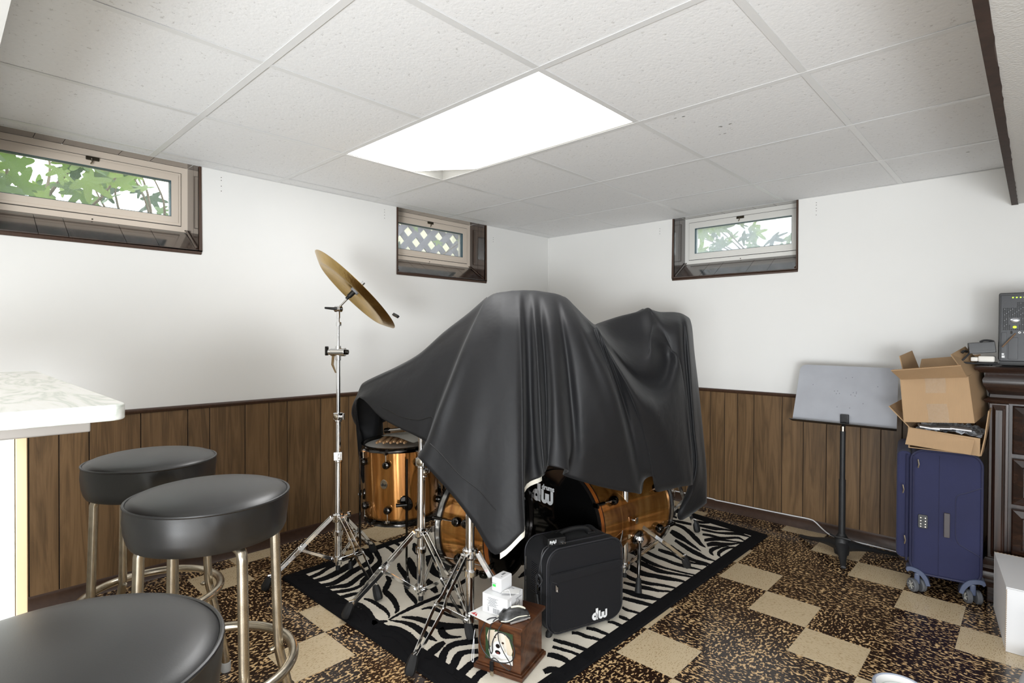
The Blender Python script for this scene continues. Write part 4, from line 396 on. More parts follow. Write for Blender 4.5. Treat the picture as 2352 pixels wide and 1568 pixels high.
new('housing', MB().bx((-2.38, 1.35, ZC+.075), (-1.17, 1.952, ZC+.08)), M('light_housing', L(120,118,112), .6), lt)
hs = MB()
for a, b in (((-2.384,1.35),(-1.168,1.352)), ((-2.384,1.95),(-1.168,1.952)), ((-2.384,1.35),(-2.382,1.952)), ((-1.17,1.35),(-1.168,1.952))): hs.bx((*a, ZC+.002), (*b, ZC+.08))
new('housing_side', hs, M('light_housing_side', L(150,148,142), .6), lt)
# ------------------------------------------------------------------ windows
def window(n, a, b, side, mv, mg):
    # local frame: x along the wall, y outward, z up
    if side == 'L': F = Matrix(((0,-1,0,XL),(1,0,0,0),(0,0,1,0),(0,0,0,1)))
    else: F = Matrix(((1,0,0,0),(0,1,0,YR),(0,0,1,0),(0,0,0,1)))
    d = .175; zt = 2.056; zb = 1.716; i0, i1 = a+.012, b-.012
    def m_(): return MB(F)
    def fr(mb, x0, x1, z0, z1, t, y0, y1):
        mb.bx((x0,y0,z0),(x0+t,y1,z1)); mb.bx((x1-t,y0,z0),(x1,y1,z1)); mb.bx((x0+t,y0,z0),(x1-t,y1,z0+t)); mb.bx((x0+t,y0,z1-t),(x1-t,y1,z1)); return mb
    w = struct(f'window_{n}', fr(m_(), i0-.005, i1+.005, zb, zt, .036, d, d+.07), mv, smooth=False)
    s = fr(m_(), i0+.034, i1-.034, zb+.034, zt-.034, .043, d-.006, d+.05); new('sash', s, mv, w, smooth=False); new('sash_step', fr(m_(), i0+.046, i1-.046, zb+.046, zt-.046, .030, d-.009, d+.04), mv, w, smooth=False)
    fr(s2 := m_(), i0+.0305, i1-.0305, zb+.0305, zt-.0305, .0035, d-.0005, d+.002); new('sash_groove', s2, mPLEN, w)
    fr(s3 := m_(), i0+.076, i1-.076, zb+.076, zt-.076, .004, d-.003, d+.03); new('glazing_bead', s3, M('glazing_bead', L(70,92,100), .4), w)
    new('glass_pane', m_().bx((i0+.076, d+.016, zb+.076), (i1-.076, d+.02, zt-.076)), mg, w, smooth=False)
    cx = (i0+i1)/2
    la = new('latch', m_().bx((cx-.026, d-.014, zt-.052), (cx+.026, d-.006, zt-.034)), mBRONZE, w, bevel=.002)
    new('latch_lever', m_().tube([(cx-.004, d-.016, zt-.044), (cx-.002, d-.02, zt-.06), (cx-.008, d-.022, zt-.072)], .0035, 8), mNICK, la)
    sc = m_()
    for x in (i0+.012, cx, i1-.012): sc.cyl((x, d-.002, zb+.012), (x, d+.002, zb+.012), .0035, n=8)
    new('screw', sc, mBRONZE, w)
    # sloping sill and head planks, side reveal planks, edge moulding
    cuts = np.linspace(i0, i1, 6)+np.array([0,.03,-.03,.02,-.01,0])
    for p, q in zip(cuts[:-1], cuts[1:]):
        new('sill_plank', m_().add([(p+.001,0,SILL+.018),(q-.001,0,SILL+.018),(q-.001,d,zb+.004),(p+.001,d,zb+.004),(p+.001,0,SILL+.012),(q-.001,0,SILL+.012),(q-.001,d,zb-.004),(p+.001,d,zb-.004)], [(0,1,2,3),(7,6,5,4),(0,4,5,1),(1,5,6,2),(2,6,7,3),(3,7,4,0)]), mREVEAL, w, smooth=False)
        new('head_plank', m_().bx((p+.001, -.0, zt+.001), (q-.001, d+.02, zt+.006)), mREVEAL, w, smooth=False)
    new('head_light_block', m_().bx((i0, 0, zt+.0062), (i1, d+.02, zt+.02)), mPLEN, w, smooth=False)  # board added to block sky light leaking through the plank gaps
    for x0, x1 in ((i0-.006, i0), (i1, i1+.006)):
        for y0, y1 in ((0, .08), (.082, d)): new('reveal_plank', m_().bx((x0, y0, SILL+.01), (x1, y1, zt)), mREVEAL, w, smooth=False)
    for x in (i0+.006, i1-.006): new('corner_bead', m_().tube([(x, .004, SILL+.024), (x, d-.004, zb+.01)], .006, 8), mREVEAL, w)
    new('edge_moulding', m_().bx((a, -.006, SILL-.006), (b, .012, SILL+.012)).bx((a, -.006, SILL+.012), (a+.012, .012, 2.034)).bx((b-.012, -.006, SILL+.012), (b, .012, 2.034)), mRAIL, w, bevel=.003)
    new('well_lining', m_().bx((a, .16, 1.55), (b, .3, zb-.004)).bx((a-.06, d+.06, 1.5), (i0-.004, .32, 2.2)).bx((i1+.004, d+.06, 1.5), (b+.06, .32, 2.2)), M('concrete', L(150,148,140), .9), w)
    return w
window(1, *WL[0], 'L', mVINYL, mGLASS1); window(2, *WL[1], 'L', mVINYL, mGLASS2); window(3, *WR[0], 'R', mVINYLW, mGLASS3)
# ------------------------------------------------------------------ bar counter
def marble(name):
    m = M(name, L(238,238,232), .22); nt = m.node_tree; p = nt.nodes['Principled BSDF']; N = nt.nodes.new; Lk = nt.links.new
    tc = N('ShaderNodeTexCoord'); mp = N('ShaderNodeMapping'); mp.inputs['Scale'].default_value = (.7, 2.2, 2.2); mp.inputs['Rotation'].default_value = (0,0,.25); Lk(tc.outputs['Object'], mp.inputs[0])
    n = N('ShaderNodeTexNoise'); n.inputs['Scale'].default_value = 4; n.inputs['Detail'].default_value = 9; n.inputs['Distortion'].default_value = 1.6; Lk(mp.outputs[0], n.inputs[0])
    a = N('ShaderNodeMath'); a.operation = 'PINGPONG'; Lk(n.outputs['Fac'], a.inputs[0]); a.inputs[1].default_value = .11
    r = ramp(nt, a.outputs[0], [(0, L(206,211,202)), (.03, L(226,228,220)), (.06, L(240,240,234)), (.11, L(243,243,240))]); Lk(r.outputs[0], p.inputs['Base Color']); return m
mMARB = marble('marble_laminate'); mPINE = M('pale_edge_wood', L(214,186,148), .5, noise=(6,.12,(1,1,.1)))
bar = thing('bar_counter', 'white marble-patterned bar counter with overhanging top beside the stools', 'counter', (-1.9, 0, 0))
new('countertop', MB().prism(rrect(1.32, .62, .03, 5, -1.9, -.052), 1.0195, 1.05), mMARB, bar, bevel=.004, seg=3)
new('support_rail', MB().bx((-2.5, -.27, 1.0), (-1.265, .205, 1.0185)), M('rail_metal', L(176,170,164), .35, .6), bar, bevel=.003)
new('end_panel', MB().bx((-1.345, -.3, .0), (-1.32, .104, .999)), mMARB, bar, bevel=.001)
new('edge_board', MB().bx((-1.345, .105, .0), (-1.318, .121, .999)), mPINE, bar, bevel=.002)
new('front_panel', MB().bx((-2.5, .08, .0), (-1.346, .1, .999)), mMARB, bar)
new('bolt', MB().cyl((-1.47, .2045, 1.009), (-1.47, .2075, 1.009), .005, n=10), mBRONZE, bar)
# ------------------------------------------------------------------ bar stools
st = thing('bar_stool', 'black vinyl bar stool nearest the marble counter end, cut by the frame', 'stool', (0,0,0), 'black vinyl bar stools')
R = .186; h = .772
prof = [(0, h+.026), (.05, h+.0255), (.1, h+.0215), (.14, h+.0145), (.165, h+.008), (.178, h+.002), (.183, h-.003), (R+.001, h-.007), (R+.0015, h-.02), (R+.001, h-.04), (R-.001, h-.07), (R-.004, h-.09), (R-.01, h-.1), (R-.03, h-.104), (0, h-.104)]
def creased(prof, n=96):
    mb = MB().lathe(prof, n)
    for v in mb.v:
        r = math.hypot(v.x, v.y); a = math.atan2(v.y, v.x)
        if r > .17 and v.z < h-.012 and v.z > h-.099:
            t = (h-v.z)/.1; k = .0016*math.sin(a*11+2.2*math.sin(a*3))*math.sin(PI*min(1, t*1.0))+.0012*math.sin(a*5+1+t*6); f = 1+k/r; v.x *= f; v.y *= f
    return mb
new('seat', creased(prof), mVINYLB, st)
new('piping', MB().tube([((R+.0006)*math.cos(t), (R+.0006)*math.sin(t), h-.004) for t in np.linspace(0, 2*PI, 65)[:-1]], .0036, 8, closed=True), mVINYLB, st)
for k, a in enumerate((8, 75, 198, 255)):
    a = math.radians(a); c, s_ = math.cos(a), math.sin(a)
    pts = crom([(.08*c, .08*s_, .664), (.135*c, .135*s_, .66), (.152*c, .152*s_, .645), (.155*c, .155*s_, .6), (.162*c, .162*s_, .36), (.166*c, .166*s_, .315), (.18*c, .18*s_, .25), (.205*c, .205*s_, .12), (.215*c, .215*s_, .055), (.2165*c, .2165*s_, .03), (.217*c, .217*s_, .008)], 4)
    lg = new('leg', MB().tube(pts, .0127, 14), mNICK, st)
    new('ferrule', MB().lathe([(0,.0005),(.0155,.0005),(.0165,.004),(.0155,.032),(.0135,.033)], 16, Matrix.Translation((.217*c, .217*s_, 0))), M('clear_rubber', L(180,180,178), .4) if k == 0 else bpy.data.materials['clear_rubber'], lg)
    new('bolt', MB().lathe([(0,.0145),(.006,.009),(.0075,.004),(.0075,0)], 10, axis((.152*c, .152*s_, .325), (-c, -s_, 0))), mNICK, lg)
new('footrest_ring', MB().tube([(.2*math.cos(t), .2*math.sin(t), .325) for t in np.linspace(0, 2*PI, 73)[:-1]], .0127, 14, closed=True), mNICK, st)
st.location = (-.885, .105, 0)
s2 = dup(st, (-1.542, .498, 0)); s2['label'] = 'black vinyl bar stool in the middle of the three'
s3 = dup(st, (-2.113, .504, 0)); s3['label'] = 'black vinyl bar stool farthest back, against the wood panelling'
# ------------------------------------------------------------------ zebra rug
def pile(name, col, var):
    return M(name, col, .95, spec=.2, bump=(520,.6,.003), noise=(7,var))
mCREAM = pile('cream_pile', L(242,234,218), .07); mBLKP = pile('black_pile', L(13,13,16), .25)
rug = thing('zebra_rug', 'zebra striped rug with black border under the drum kit', 'rug', (-1.9, 2.4, 0))
RC = [Vector((-2.645, 1.172, 0)), Vector((-1.153, 1.178, 0)), Vector((-1.146, 3.42, 0)), Vector((-2.73, 3.66, 0))]
cen = sum(RC, Vector())/4
def inset(d): return [c+((cen-c).normalized()*d*1.35) for c in RC]
def lift(ps, z): return [Vector((p.x, p.y, z)) for p in ps]
inn = inset(.082)
b = lift(RC, .001); t = lift(inset(.004), .011); ti = lift(inn, .011)
bd = MB(); bd.add(b+t+ti, [(i, (i+1) % 4, 4+(i+1) % 4, 4+i) for i in range(4)]+[(4+i, 4+(i+1) % 4, 8+(i+1) % 4, 8+i) for i in range(4)])
new('border', bd, mBLKP, rug)
new('field', MB().add(lift(inset(.078), .0104), [(0,1,2,3)]), mCREAM, rug, smooth=False)
zs = MB()
def ribbon(rows, jit=True):
    P = []
    for x1, y1, x2, y2 in rows: P.append(((x1, y1), (x2, y2)))
    # ragged pile edge: resample finely and jitter
    A = crom([p[0] for p in P], 6) if len(P) > 2 else np.array([p[0] for p in P]); B = crom([p[1] for p in P], 6) if len(P) > 2 else np.array([p[1] for p in P])
    A = A+rng.normal(0, .0011, A.shape); B = B+rng.normal(0, .0011, B.shape)
    n = len(A); vs = []
    for a, c in zip(A, B): vs += [(a[0], a[1], .0125), (c[0], c[1], .0125), (a[0], a[1], .0102), (c[0], c[1], .0102)]
    fs = []
    for i in range(n-1):
        k = 4*i; fs += [(k, k+1, k+5, k+4), (k, k+4, k+6, k+2), (k+1, k+3, k+7, k+5)]
    zs.add(vs, fs)
for s_ in STRIPES: ribbon(s_)
for k, x in enumerate(np.arange(-2.5, -1.55, .075)):     # the part hidden under the kit
    y0 = 2.05+.1*math.sin(k*2.1); ln = .5+.2*math.sin(k*1.3); cxx = x+.05*math.sin(k)
    pts = [(cxx+.04*math.sin(k+t*3), y0+ln*t) for t in np.linspace(0, 1, 6)]; ww = [.004, .018, .024, .02, .014, .003]
    ribbon([(p[0]-w, p[1], p[0]+w, p[1]) for p, w in zip(pts, ww)])
for k, y in enumerate(np.arange(2.75, 3.4, .09)):
    pts = [(-2.55+.8*t, y+.05*math.sin(k+2*t)+.08*t) for t in np.linspace(0, 1, 6)]; ww = [.004, .018, .022, .024, .014, .003]
    ribbon([(p[0], p[1]-w, p[0], p[1]+w) for p, w in zip(pts, ww)])
tag(new('stripe', zs, mBLKP, rug, smooth=False), kind='stuff')
# ------------------------------------------------------------------ cymbal and drum stands
def stand(label, px, py, zc, zl, feet, name='cymbal_stand', rb=.0175, legs_double=True):
    t = thing(name, label, 'stand', (px, py, .012), 'chrome stands of the drum kit')
    base = Vector((px, py, 0))
    new('base_tube', MB().cyl((px,py,zl-.03), (px,py,zc+.30), rb, n=24), mCHROME, t)
    cl = new('leg_collar', MB().lathe([(rb,-.02),(.027,-.02),(.03,-.012),(.03,.0145),(.026,.02),(rb,.02)], 24, Matrix.Translation((px,py,zc))), mCHROME, t)
    k = feet[1]-base; k.z = 0; k.normalize(); q = Vector((-k.y, k.x, 0))
    new('wing_screw', MB().cyl(base+q*.028+Vector((0,0,zc)), base+q*.05+Vector((0,0,zc)), .006, n=10).box(base+q*.058+Vector((0,0,zc)), (.006,.02,.026)), mCHROME, cl, bevel=.002)
    new('memory_lock', MB().lathe([(rb,-.011),(.024,-.011),(.024,.011),(rb,.011)], 20, Matrix.Translation((px,py,zc-.075))).box((px+.024, py-.008, zc-.075), (.014,.018,.018)), mCHROME, t)
    new('lower_collar', MB().lathe([(rb,-.013),(.026,-.013),(.026,.013),(rb,.013)], 20, Matrix.Translation((px,py,zl))), mCHROME, t)
    new('tube_tip', MB().cyl((px,py,zl-.055), (px,py,zl-.028), .011, n=14), mRUBBER, t)
    for f in feet:
        f = Vector(f); d = f-base; d.z = 0; ln = d.length; d.normalize(); s = Vector((-d.y, d.x, 0)); up = Vector((0,0,1))
        P0 = base+d*.03+up*zc; P3 = f+up*.045-d*.02
        lg = new('leg', MB(), mCHROME, t) if False else None
        mb = MB(); bv = (P3-P0); nrm = bv.normalized().cross(s).normalized()
        for sg in (-1, 1):
            # each leg is a pair of flat bars that spreads at the knee and closes at the foot
            ks = (.010, .011, .021, .020, .008)
            ts = (0, .42, .52, .6, 1)
            pts = [P0+bv*a+s*sg*w for a, w in zip(ts, ks)]
            for a, c in zip(pts[:-1], pts[1:]):
                e = (c-a); m_ = Fr((a+c)/2, e, s.cross(e)); mb.M = m_; mb.box((0,0,0), (e.length+.004, .017, .0035)); mb.M = None
        lg = new('leg', mb, mCHROME, t, bevel=.001, seg=1)
        K = P0+bv*.52; S0 = base+d*.026+up*zl; e = K-S0
        mb = MB(Fr((K+S0)/2, e, s.cross(e))); mb.box((0,0,.004), (e.length, .014, .003)).box((0,0,-.004), (e.length, .014, .003)); new('brace', mb, mCHROME, t, bevel=.0008, seg=1)
        rv = MB(); rv.cyl(K-s*.025, K+s*.025, .005, n=10).cyl(P0-s*.018, P0+s*.018, .006, n=10).cyl(S0-s*.014, S0+s*.014, .005, n=10); tag(new('rivet', rv, mCHROME, lg), kind='stuff')
        ft = MB(axis(f+up*.005, (P0-f).normalized()*.55+up*.45)); ft.lathe([(0,-.004),(.015,-.004),(.0195,.004),(.0205,.02),(.018,.046),(.013,.060),(.008,.062),(0,.062)], 8); new('rubber_foot', ft, mRUBBER, lg)
        new('foot_rod', MB().cyl(P3-bv.normalized()*.03, f+up*.05+(P0-f).normalized()*.02, .005, n=8), mCHROME, lg)
    return t
def clampblock(t, px, py, z, s=.022, ang=0, name='height_clamp'):
    F_ = Matrix.Translation((px,py,z)) @ Matrix.Rotation(ang, 4, 'Z')
    c = new(name, MB(F_).box((0,0,0), (s*1.9, s*1.9, s*1.9)).cyl((0,0,-s*1.5), (0,0,-s*.9), s*.95, n=20), mCHROME, t, bevel=.003)
    new('wing_nut', MB(F_).cyl((s,0,0), (s*1.7,0,0), s*.42, n=12).box((s*2.0,0,s*.1), (s*.5, s*.4, s*1.7)), mCHROME, c, bevel=.002)
    new('medallion', MB(F_).lathe([(0,.003),(s*.55,.003),(s*.7,.0015),(s*.75,0)], 20, axis((0,-s*.97,0), (0,-1,0))), mNICK, c)
    return c
V = lambda x, y, z=.014: Vector((x, y, z))
cs = stand('chrome cymbal stand holding up the bronze cymbal by the left wall', -2.44, 1.356, .305, .105, [V(-2.577,1.062,.002), V(-2.095,1.361), V(-2.6,1.656,.003)])
px, py = -2.44, 1.356
new('upper_tube', MB().cyl((px,py,.59), (px,py,.80), .0127, n=20), mCHROME, cs)
new('upper_tube', MB().cyl((px,py,.80), (px,py,1.11), .0095, n=18), mCHROME, cs)
new('upper_tube', MB().cyl((px,py,1.1), (px,py,1.29), .0065, n=16), mCHROME, cs)
clampblock(cs, px, py, .6, .021, -.6); clampblock(cs, px, py, .79, .018, .25)
hc = new('boom_clamp', MB().cyl((px-.03,py-.02,1.10), (px+.03,py+.02,1.10), .02, n=20).cyl((px-.04,py-.03,1.10), (px-.03,py-.022,1.10), .014, n=16).cyl((px,py,1.06), (px,py,1.13), .0135, n=16), mCHROME, cs, bevel=.002)
new('wing_nut', MB().box((px-.047,py-.035,1.105), (.008,.018,.044)).cyl((px+.03,py+.02,1.1), (px+.042,py+.03,1.1), .012, n=14), mBNICK, hc, bevel=.003)
new('drop_lever', MB().tube([(px-.012,py-.02,1.08),(px-.016,py-.022,1.04),(px-.006,py-.01,1.0)], [.007,.006,.003], 8), M('amber_lever', L(110,84,40), .35), hc)
new('memory_lock', MB().cyl((px,py,1.225), (px,py,1.245), .0115, n=16).box((px+.012,py,1.235), (.016,.01,.016)), mCHROME, cs, bevel=.001)
new('tilter', MB().cyl((px,py,1.262), (px,py,1.30), .0085, n=14).cyl((px-.016,py-.008,1.307), (px+.014,py+.008,1.307), .015, n=20), mCHROME, cs, bevel=.002)
new('tilter_lever', MB().tube([(px+.016,py+.012,1.308),(px-.006,py-.022,1.308),(px-.045,py-.045,1.312)], [.009,.007,.005], 10), mBLACK, cs)
CC = Vector((-2.349, 1.402, 1.402)); rt = Vector((.725,.689,0)); fw = Vector((-.689,.725,0)); nrm = (rt*.644+Vector((0,0,1))*.711+fw*.276).normalized()
tp = Vector((px, py, 1.312))
new('tilter_rod', MB().cyl(tp, CC+nrm*.02, .0048, n=12), mCHROME, cs)
new('tilter_sleeve', MB().cyl(CC-nrm*.055, CC-nrm*.02, .0115, .0125, n=16).cyl(CC-nrm*.07, CC-nrm*.055, .008, n=14), mBLACK, cs, bevel=.002)
new('felt', MB().lathe([(.004,-.022),(.02,-.022),(.021,-.012),(.004,-.012)], 20, axis(CC, nrm)), mFELT, cs)
new('top_nut', MB().cyl(CC+nrm*.018, CC+nrm*.045, .009, n=12), mCHROME, cs)
cy = thing('cymbal', 'large bronze china cymbal tilted on the chrome stand by the left wall', 'cymbal', CC)
pf = [(.006,.004),(.02,.006),(.04,-.002),(.05,-.012),(.056,-.018),(.1,-.024),(.15,-.034),(.19,-.048),(.196,-.051),(.205,-.048),(.23,-.036),(.252,-.024),(.2535,-.0235)]
th = [(r, z+.0012) for r, z in pf[::-1]]
cb = MB().lathe([(r, z+.012) for r, z in pf+th+[pf[0]]], 96, axis(CC, nrm))
new('bow', cb, mBRASS, cy, sharp=60)
new('bell_ring', MB().lathe([(.05,.0005),(.056,-.0055),(.0575,-.006),(.0515,0)], 48, axis(CC, nrm)), mBRASS, cy)  # thin ring at the bell, same bronze as the bow
# small black clip seen at the far rim
rim = CC+(rt*.743-Vector((0,0,1))*.669).normalized()*.22+nrm*.02
new('rim_clip', MB(axis(rim, nrm)).box((0,0,.01), (.05,.012,.0145)), mBLACK, cy, bevel=.003)
# middle and right front stands, their tubes running up under the cover
s2_ = stand('chrome stand in front of the floor tom, left of two half hidden by the cover', -1.952, 1.482, .32, .075, [V(-2.06,1.178), V(-1.567,1.432,.0145), V(-2.13,1.78,.0145)])
new('upper_tube', MB().cyl((-1.952,1.482,.61), (-1.952,1.482,.84), .0127, n=18), mCHROME, s2_)
clampblock(s2_, -1.952, 1.482, .63, .02, .5); clampblock(s2_, -1.945, 1.49, .585, .016, 1.6, 'side_clamp')
new('mount_plate', MB(Fr((-1.95,1.478,.76), (1,.3,0))).box((0,0,0), (.022,.012,.09)), mNICK, s2_, bevel=.002)
s3_ = stand('chrome stand nearest the wooden photo cube, rising under the cover corner', -1.595, 1.448, .335, .085, [V(-1.553,1.131,.0145), V(-1.435,1.585,.0145), V(-1.905,1.58,.0145)])
new('upper_tube', MB().cyl((-1.595,1.448,.63), (-1.78,1.74,.95), .0127, n=18), mCHROME, s3_)
# snare stand right of the case
s4_ = stand('chrome flat-legged stand between the black case and the right bass drum', -1.40, 2.25, .325, .105, [V(-1.274,2.642,.0145), V(-1.33,1.99,.0145), V(-1.55,2.02,.0145)])
new('upper_tube', MB().cyl((-1.40,2.25,.62), (-1.40,2.25,1.0), .0127, n=18), mCHROME, s4_)
s5_ = stand('chrome stand far right at the rear of the rug, mostly under the cover', -1.62, 3.10, .36, .12, [V(-1.464,3.16,.0145), V(-1.75,2.92,.0145), V(-1.72,3.35,.0145)])
new('upper_tube', MB().cyl((-1.62,3.10,.65), (-1.62,3.10,1.25), .0127, n=18), mCHROME, s5_)
# ------------------------------------------------------------------ lettering
def text_mesh(txt, size, depth, bold=0.0):
    c = bpy.data.curves.new('lettering', 'FONT'); c.body = txt; c.size = size; c.extrude = depth/2; c.offset = bold; c.align_x = 'CENTER'; c.resolution_u = 3
    o = bpy.data.objects.new('lettering', c); COL.objects.link(o); dg = bpy.context.evaluated_depsgraph_get(); dg.update()
    me = bpy.data.meshes.new_from_object(o.evaluated_get(dg)); vs = [v.co.copy() for v in me.vertices]; fs = [list(p.vertices) for p in me.polygons]
    bpy.data.objects.remove(o); bpy.data.curves.remove(c); bpy.data.meshes.remove(me); return vs, fs
def annul(mb, cx, cy, ro, ri, a0, a1, h, kx=1.0):
    n = 24; A = [math.radians(a0+(a1-a0)*k/n) for k in range(n+1)]
    o = [(cx+ro*kx*math.cos(a), cy+ro*math.sin(a)) for a in A]; i = [(cx+ri*math.cos(a), cy+ri*math.sin(a)) for a in A]
    for k in range(n): mb.prism([o[k], o[k+1], i[k+1], i[k]], 0, h, mb_T)
def dw(mb, T, s, h):
    # rounded heavy lower case "dw", x-height .72, ascender 1.0
    global mb_T; mb_T = T @ Matrix.Scale(s, 4); hh = h/s
    annul(mb, .30, .33, .33, .085, 0, 360, hh, .95)
    mb.prism([(.38,.06),(.63,.0),(.63,1.0),(.38,1.0)], 0, hh, mb_T); mb.prism([(.40,.3),(.63,.0),(.63,.4)], 0, hh, mb_T)
    for cx in (.94, 1.36): annul(mb, cx, .25, .25, .06, 180, 360, hh)
    for a, b, t in ((.69,.88,.74), (1.0,1.3,.56), (1.42,1.61,.74)): mb.prism([(a,.24),(b,.24),(b,t),(a,t)], 0, hh, mb_T)
# ------------------------------------------------------------------ drums
def copper():
    m = M('copper_lacquer', L(176,116,52), .13, .82, coat=.6); nt = m.node_tree; p = nt.nodes['Principled BSDF']; N = nt.nodes.new; Lk = nt.links.new
    tc = N('ShaderNodeTexCoord'); mp = N('ShaderNodeMapping'); mp.inputs['Scale'].default_value = (14, 14, .9); Lk(tc.outputs['Object'], mp.inputs[0])
    n = N('ShaderNodeTexNoise'); n.inputs['Scale'].default_value = 1.5; n.inputs['Detail'].default_value = 6; n.inputs['Distortion'].default_value = .8; Lk(mp.outputs[0], n.inputs[0])
    r = ramp(nt, n.outputs['Fac'], [(.3, L(136,84,34)), (.5, L(180,122,58)), (.72, L(214,160,90))]); Lk(r.outputs[0], p.inputs['Base Color']); return m
mCOP = copper(); mHOOP = M('dark_hoop', L(40,36,34), .16, .6); mSILV = M('hoop_inlay', L(196,194,190), .2, .9); mORG = M('orange_edge', L(150,84,34), .3, .3)
def lugs(root, F_, R, z0, z1, n, a0, rod=.05):
    for k in range(n):
        a = a0+2*PI*k/n; o = Vector((math.cos(a), math.sin(a), 0))
        for z, dr in ((z0, -1), (z1, 1)):
            lm = MB(F_); ax = axis(o*R+Vector((0,0,z)), o)
            lm.lathe([(0,.027),(.010,.027),(.0155,.024),(.0185,.017),(.019,.010),(.0165,.006),(.017,0),(0,0)], 20, ax)
            lg = new('lug', lm, mBNICK, root)
            q = o*(R+.014); rm = MB(F_); rm.cyl(q+Vector((0,0,z)), q+Vector((0,0,z+dr*rod)), .003, n=8); rm.box(q+Vector((0,0,z+dr*rod)), (.014,.014,.012)); new('tension_rod', rm, mCHROME, lg)
ft = thing('floor_tom', 'copper floor tom on black rod legs at the left of the kit', 'drum', (-2.327, 1.65, .29), None)
F_ = Matrix.Translation((-2.327,1.65,.30)) @ Matrix.Rotation(math.radians(2), 4, 'X'); R = .182; H = .335
new('shell', MB(F_).lathe([(R-.006,0),(R,0),(R,H),(R-.006,H),(R-.006,0)], 64), mCOP, ft)
new('head', MB(F_).lathe([(0,H+.003),(R-.004,H+.003),(R+.002,H-.004)], 48), M('coated_head', L(226,224,218), .5), ft)
new('resonant_head', MB(F_).lathe([(0,-.003),(R-.004,-.003),(R+.002,.004)], 48), bpy.data.materials['coated_head'], ft)
for z0, z1 in ((-.022,.008),(H-.006,H+.018)):
    new('rim', MB(F_).lathe([(R+.001,z0),(R+.011,z0),(R+.008,z0+.004),(R+.006,(z0+z1)/2),(R+.011,z1-.004),(R+.012,z1),(R+.001,z1),(R+.001,z0)], 64), mBNICK, ft)
lugs(ft, F_, R, .06, H-.06, 8, math.radians(-56), .055)
ba = MB(F_); a = math.radians(-62); bo = Vector((math.cos(a), math.sin(a), 0)); bt = Fr(bo*(R+.0005)+Vector((0,0,.18)), (math.sin(-a), math.cos(a), 0), (0,0,1))
bg_ = new('badge', MB(F_).lathe([(0,.003),(.017,.003),(.0185,.001),(.0185,0)], 28, bt @ Matrix.Scale(1.25, 4, (0,1,0))), mNICK, ft)
dm = MB(F_); dw(dm, bt @ Matrix.Translation((-.0125,-.008,.003)), .0155, .0008); new('badge_lettering', dm, mBLACK, bg_)
for k, (adeg, zt_) in enumerate(((-128, .60), (-30, .60), (60, .5))):
    a = math.radians(adeg); o = Vector((math.cos(a), math.sin(a), 0)); c0 = Vector((-2.327,1.65,0)); q = c0+o*(R+.028)
    br = MB(axis(c0+o*R+Vector((0,0,.385)), o)).lathe([(0,.012),(.024,.010),(.028,.004),(.028,0)], 24, Matrix.Scale(1.4, 4, (1,0,0)))
    b_ = new('leg_bracket', br, mBNICK, ft); new('wing_screw', MB().cyl(q+Vector((0,0,.385)), q+o.cross(Vector((0,0,1)))*.05+Vector((0,0,.385)), .009, n=12), mBNICK, b_)
    lg = new('leg', MB().tube(crom([q+Vector((0,0,zt_)), q+Vector((0,0,.45)), q+Vector((0,0,.2)), q+Vector((0,0,.12)), q+o*.035+Vector((0,0,.075)), q+o*.045+Vector((0,0,.04))], 4), .0055, 10), mBNICK, ft)
    new('rubber_foot', MB().cyl(q+o*.045+Vector((0,0,.014)), q+o*.045+Vector((0,0,.052)), .0135, .010, n=14), mRUBBER, lg)
# towel and stick bundle lying on the floor tom
tw = MB(); g = []
for x in np.linspace(-.135, .135, 22):
    row = []
    for y in np.linspace(-.12, .12, 18):
        z = .676+.022*math.exp(-((x-.02)**2+(y)**2)/.012)+.006*math.sin(22*x+9*y)*math.cos(17*y); row.append((-2.262+x, 1.69+y, z))
    g.append(row)
tw.grid(g); o_ = new('towel', tw, M('white_towel', L(206,200,188), .95, bump=(300,.4)), None, origin=(-2.3,1.655,.664)); tag(o_, 'crumpled white towel lying on top of the copper floor tom', 'towel')
for k in range(9):
    a = math.radians(-46); d = Vector((math.cos(a), math.sin(a), .03)).normalized(); s_ = Vector((math.sin(-a), math.cos(a), 0))
    p0 = Vector((-2.315, 1.62, .662))+s_*(-.085+.0165*k)+Vector((0,0,.006*(k % 2)))
    ds = thing('drumstick', ('first','second','third','fourth','fifth','sixth','seventh','eighth','ninth')[k]+' tan drumstick from the left in the row under the towel', 'drumstick', p0, 'drumsticks on the floor tom')
    new('shaft', MB().tube([p0-d*.14, p0+d*.08, p0+d*.115, p0+d*.122], [.0072,.0072,.0066,.003], 10), M('hickory', L(190,150,108), .55) if k == 0 else bpy.data.materials['hickory'], ds)
nh = thing('hihat_clutch', 'small chrome clutch lying on the towel over the floor tom', 'drum part', (-2.30,1.62,.70))
new('rod', MB().cyl((-2.36,1.58,.705), (-2.22,1.66,.728), .007, n=12), mCHROME, nh); new('grip', MB().cyl((-2.37,1.575,.702), (-2.35,1.585,.706), .014, n=12), mBNICK, nh)
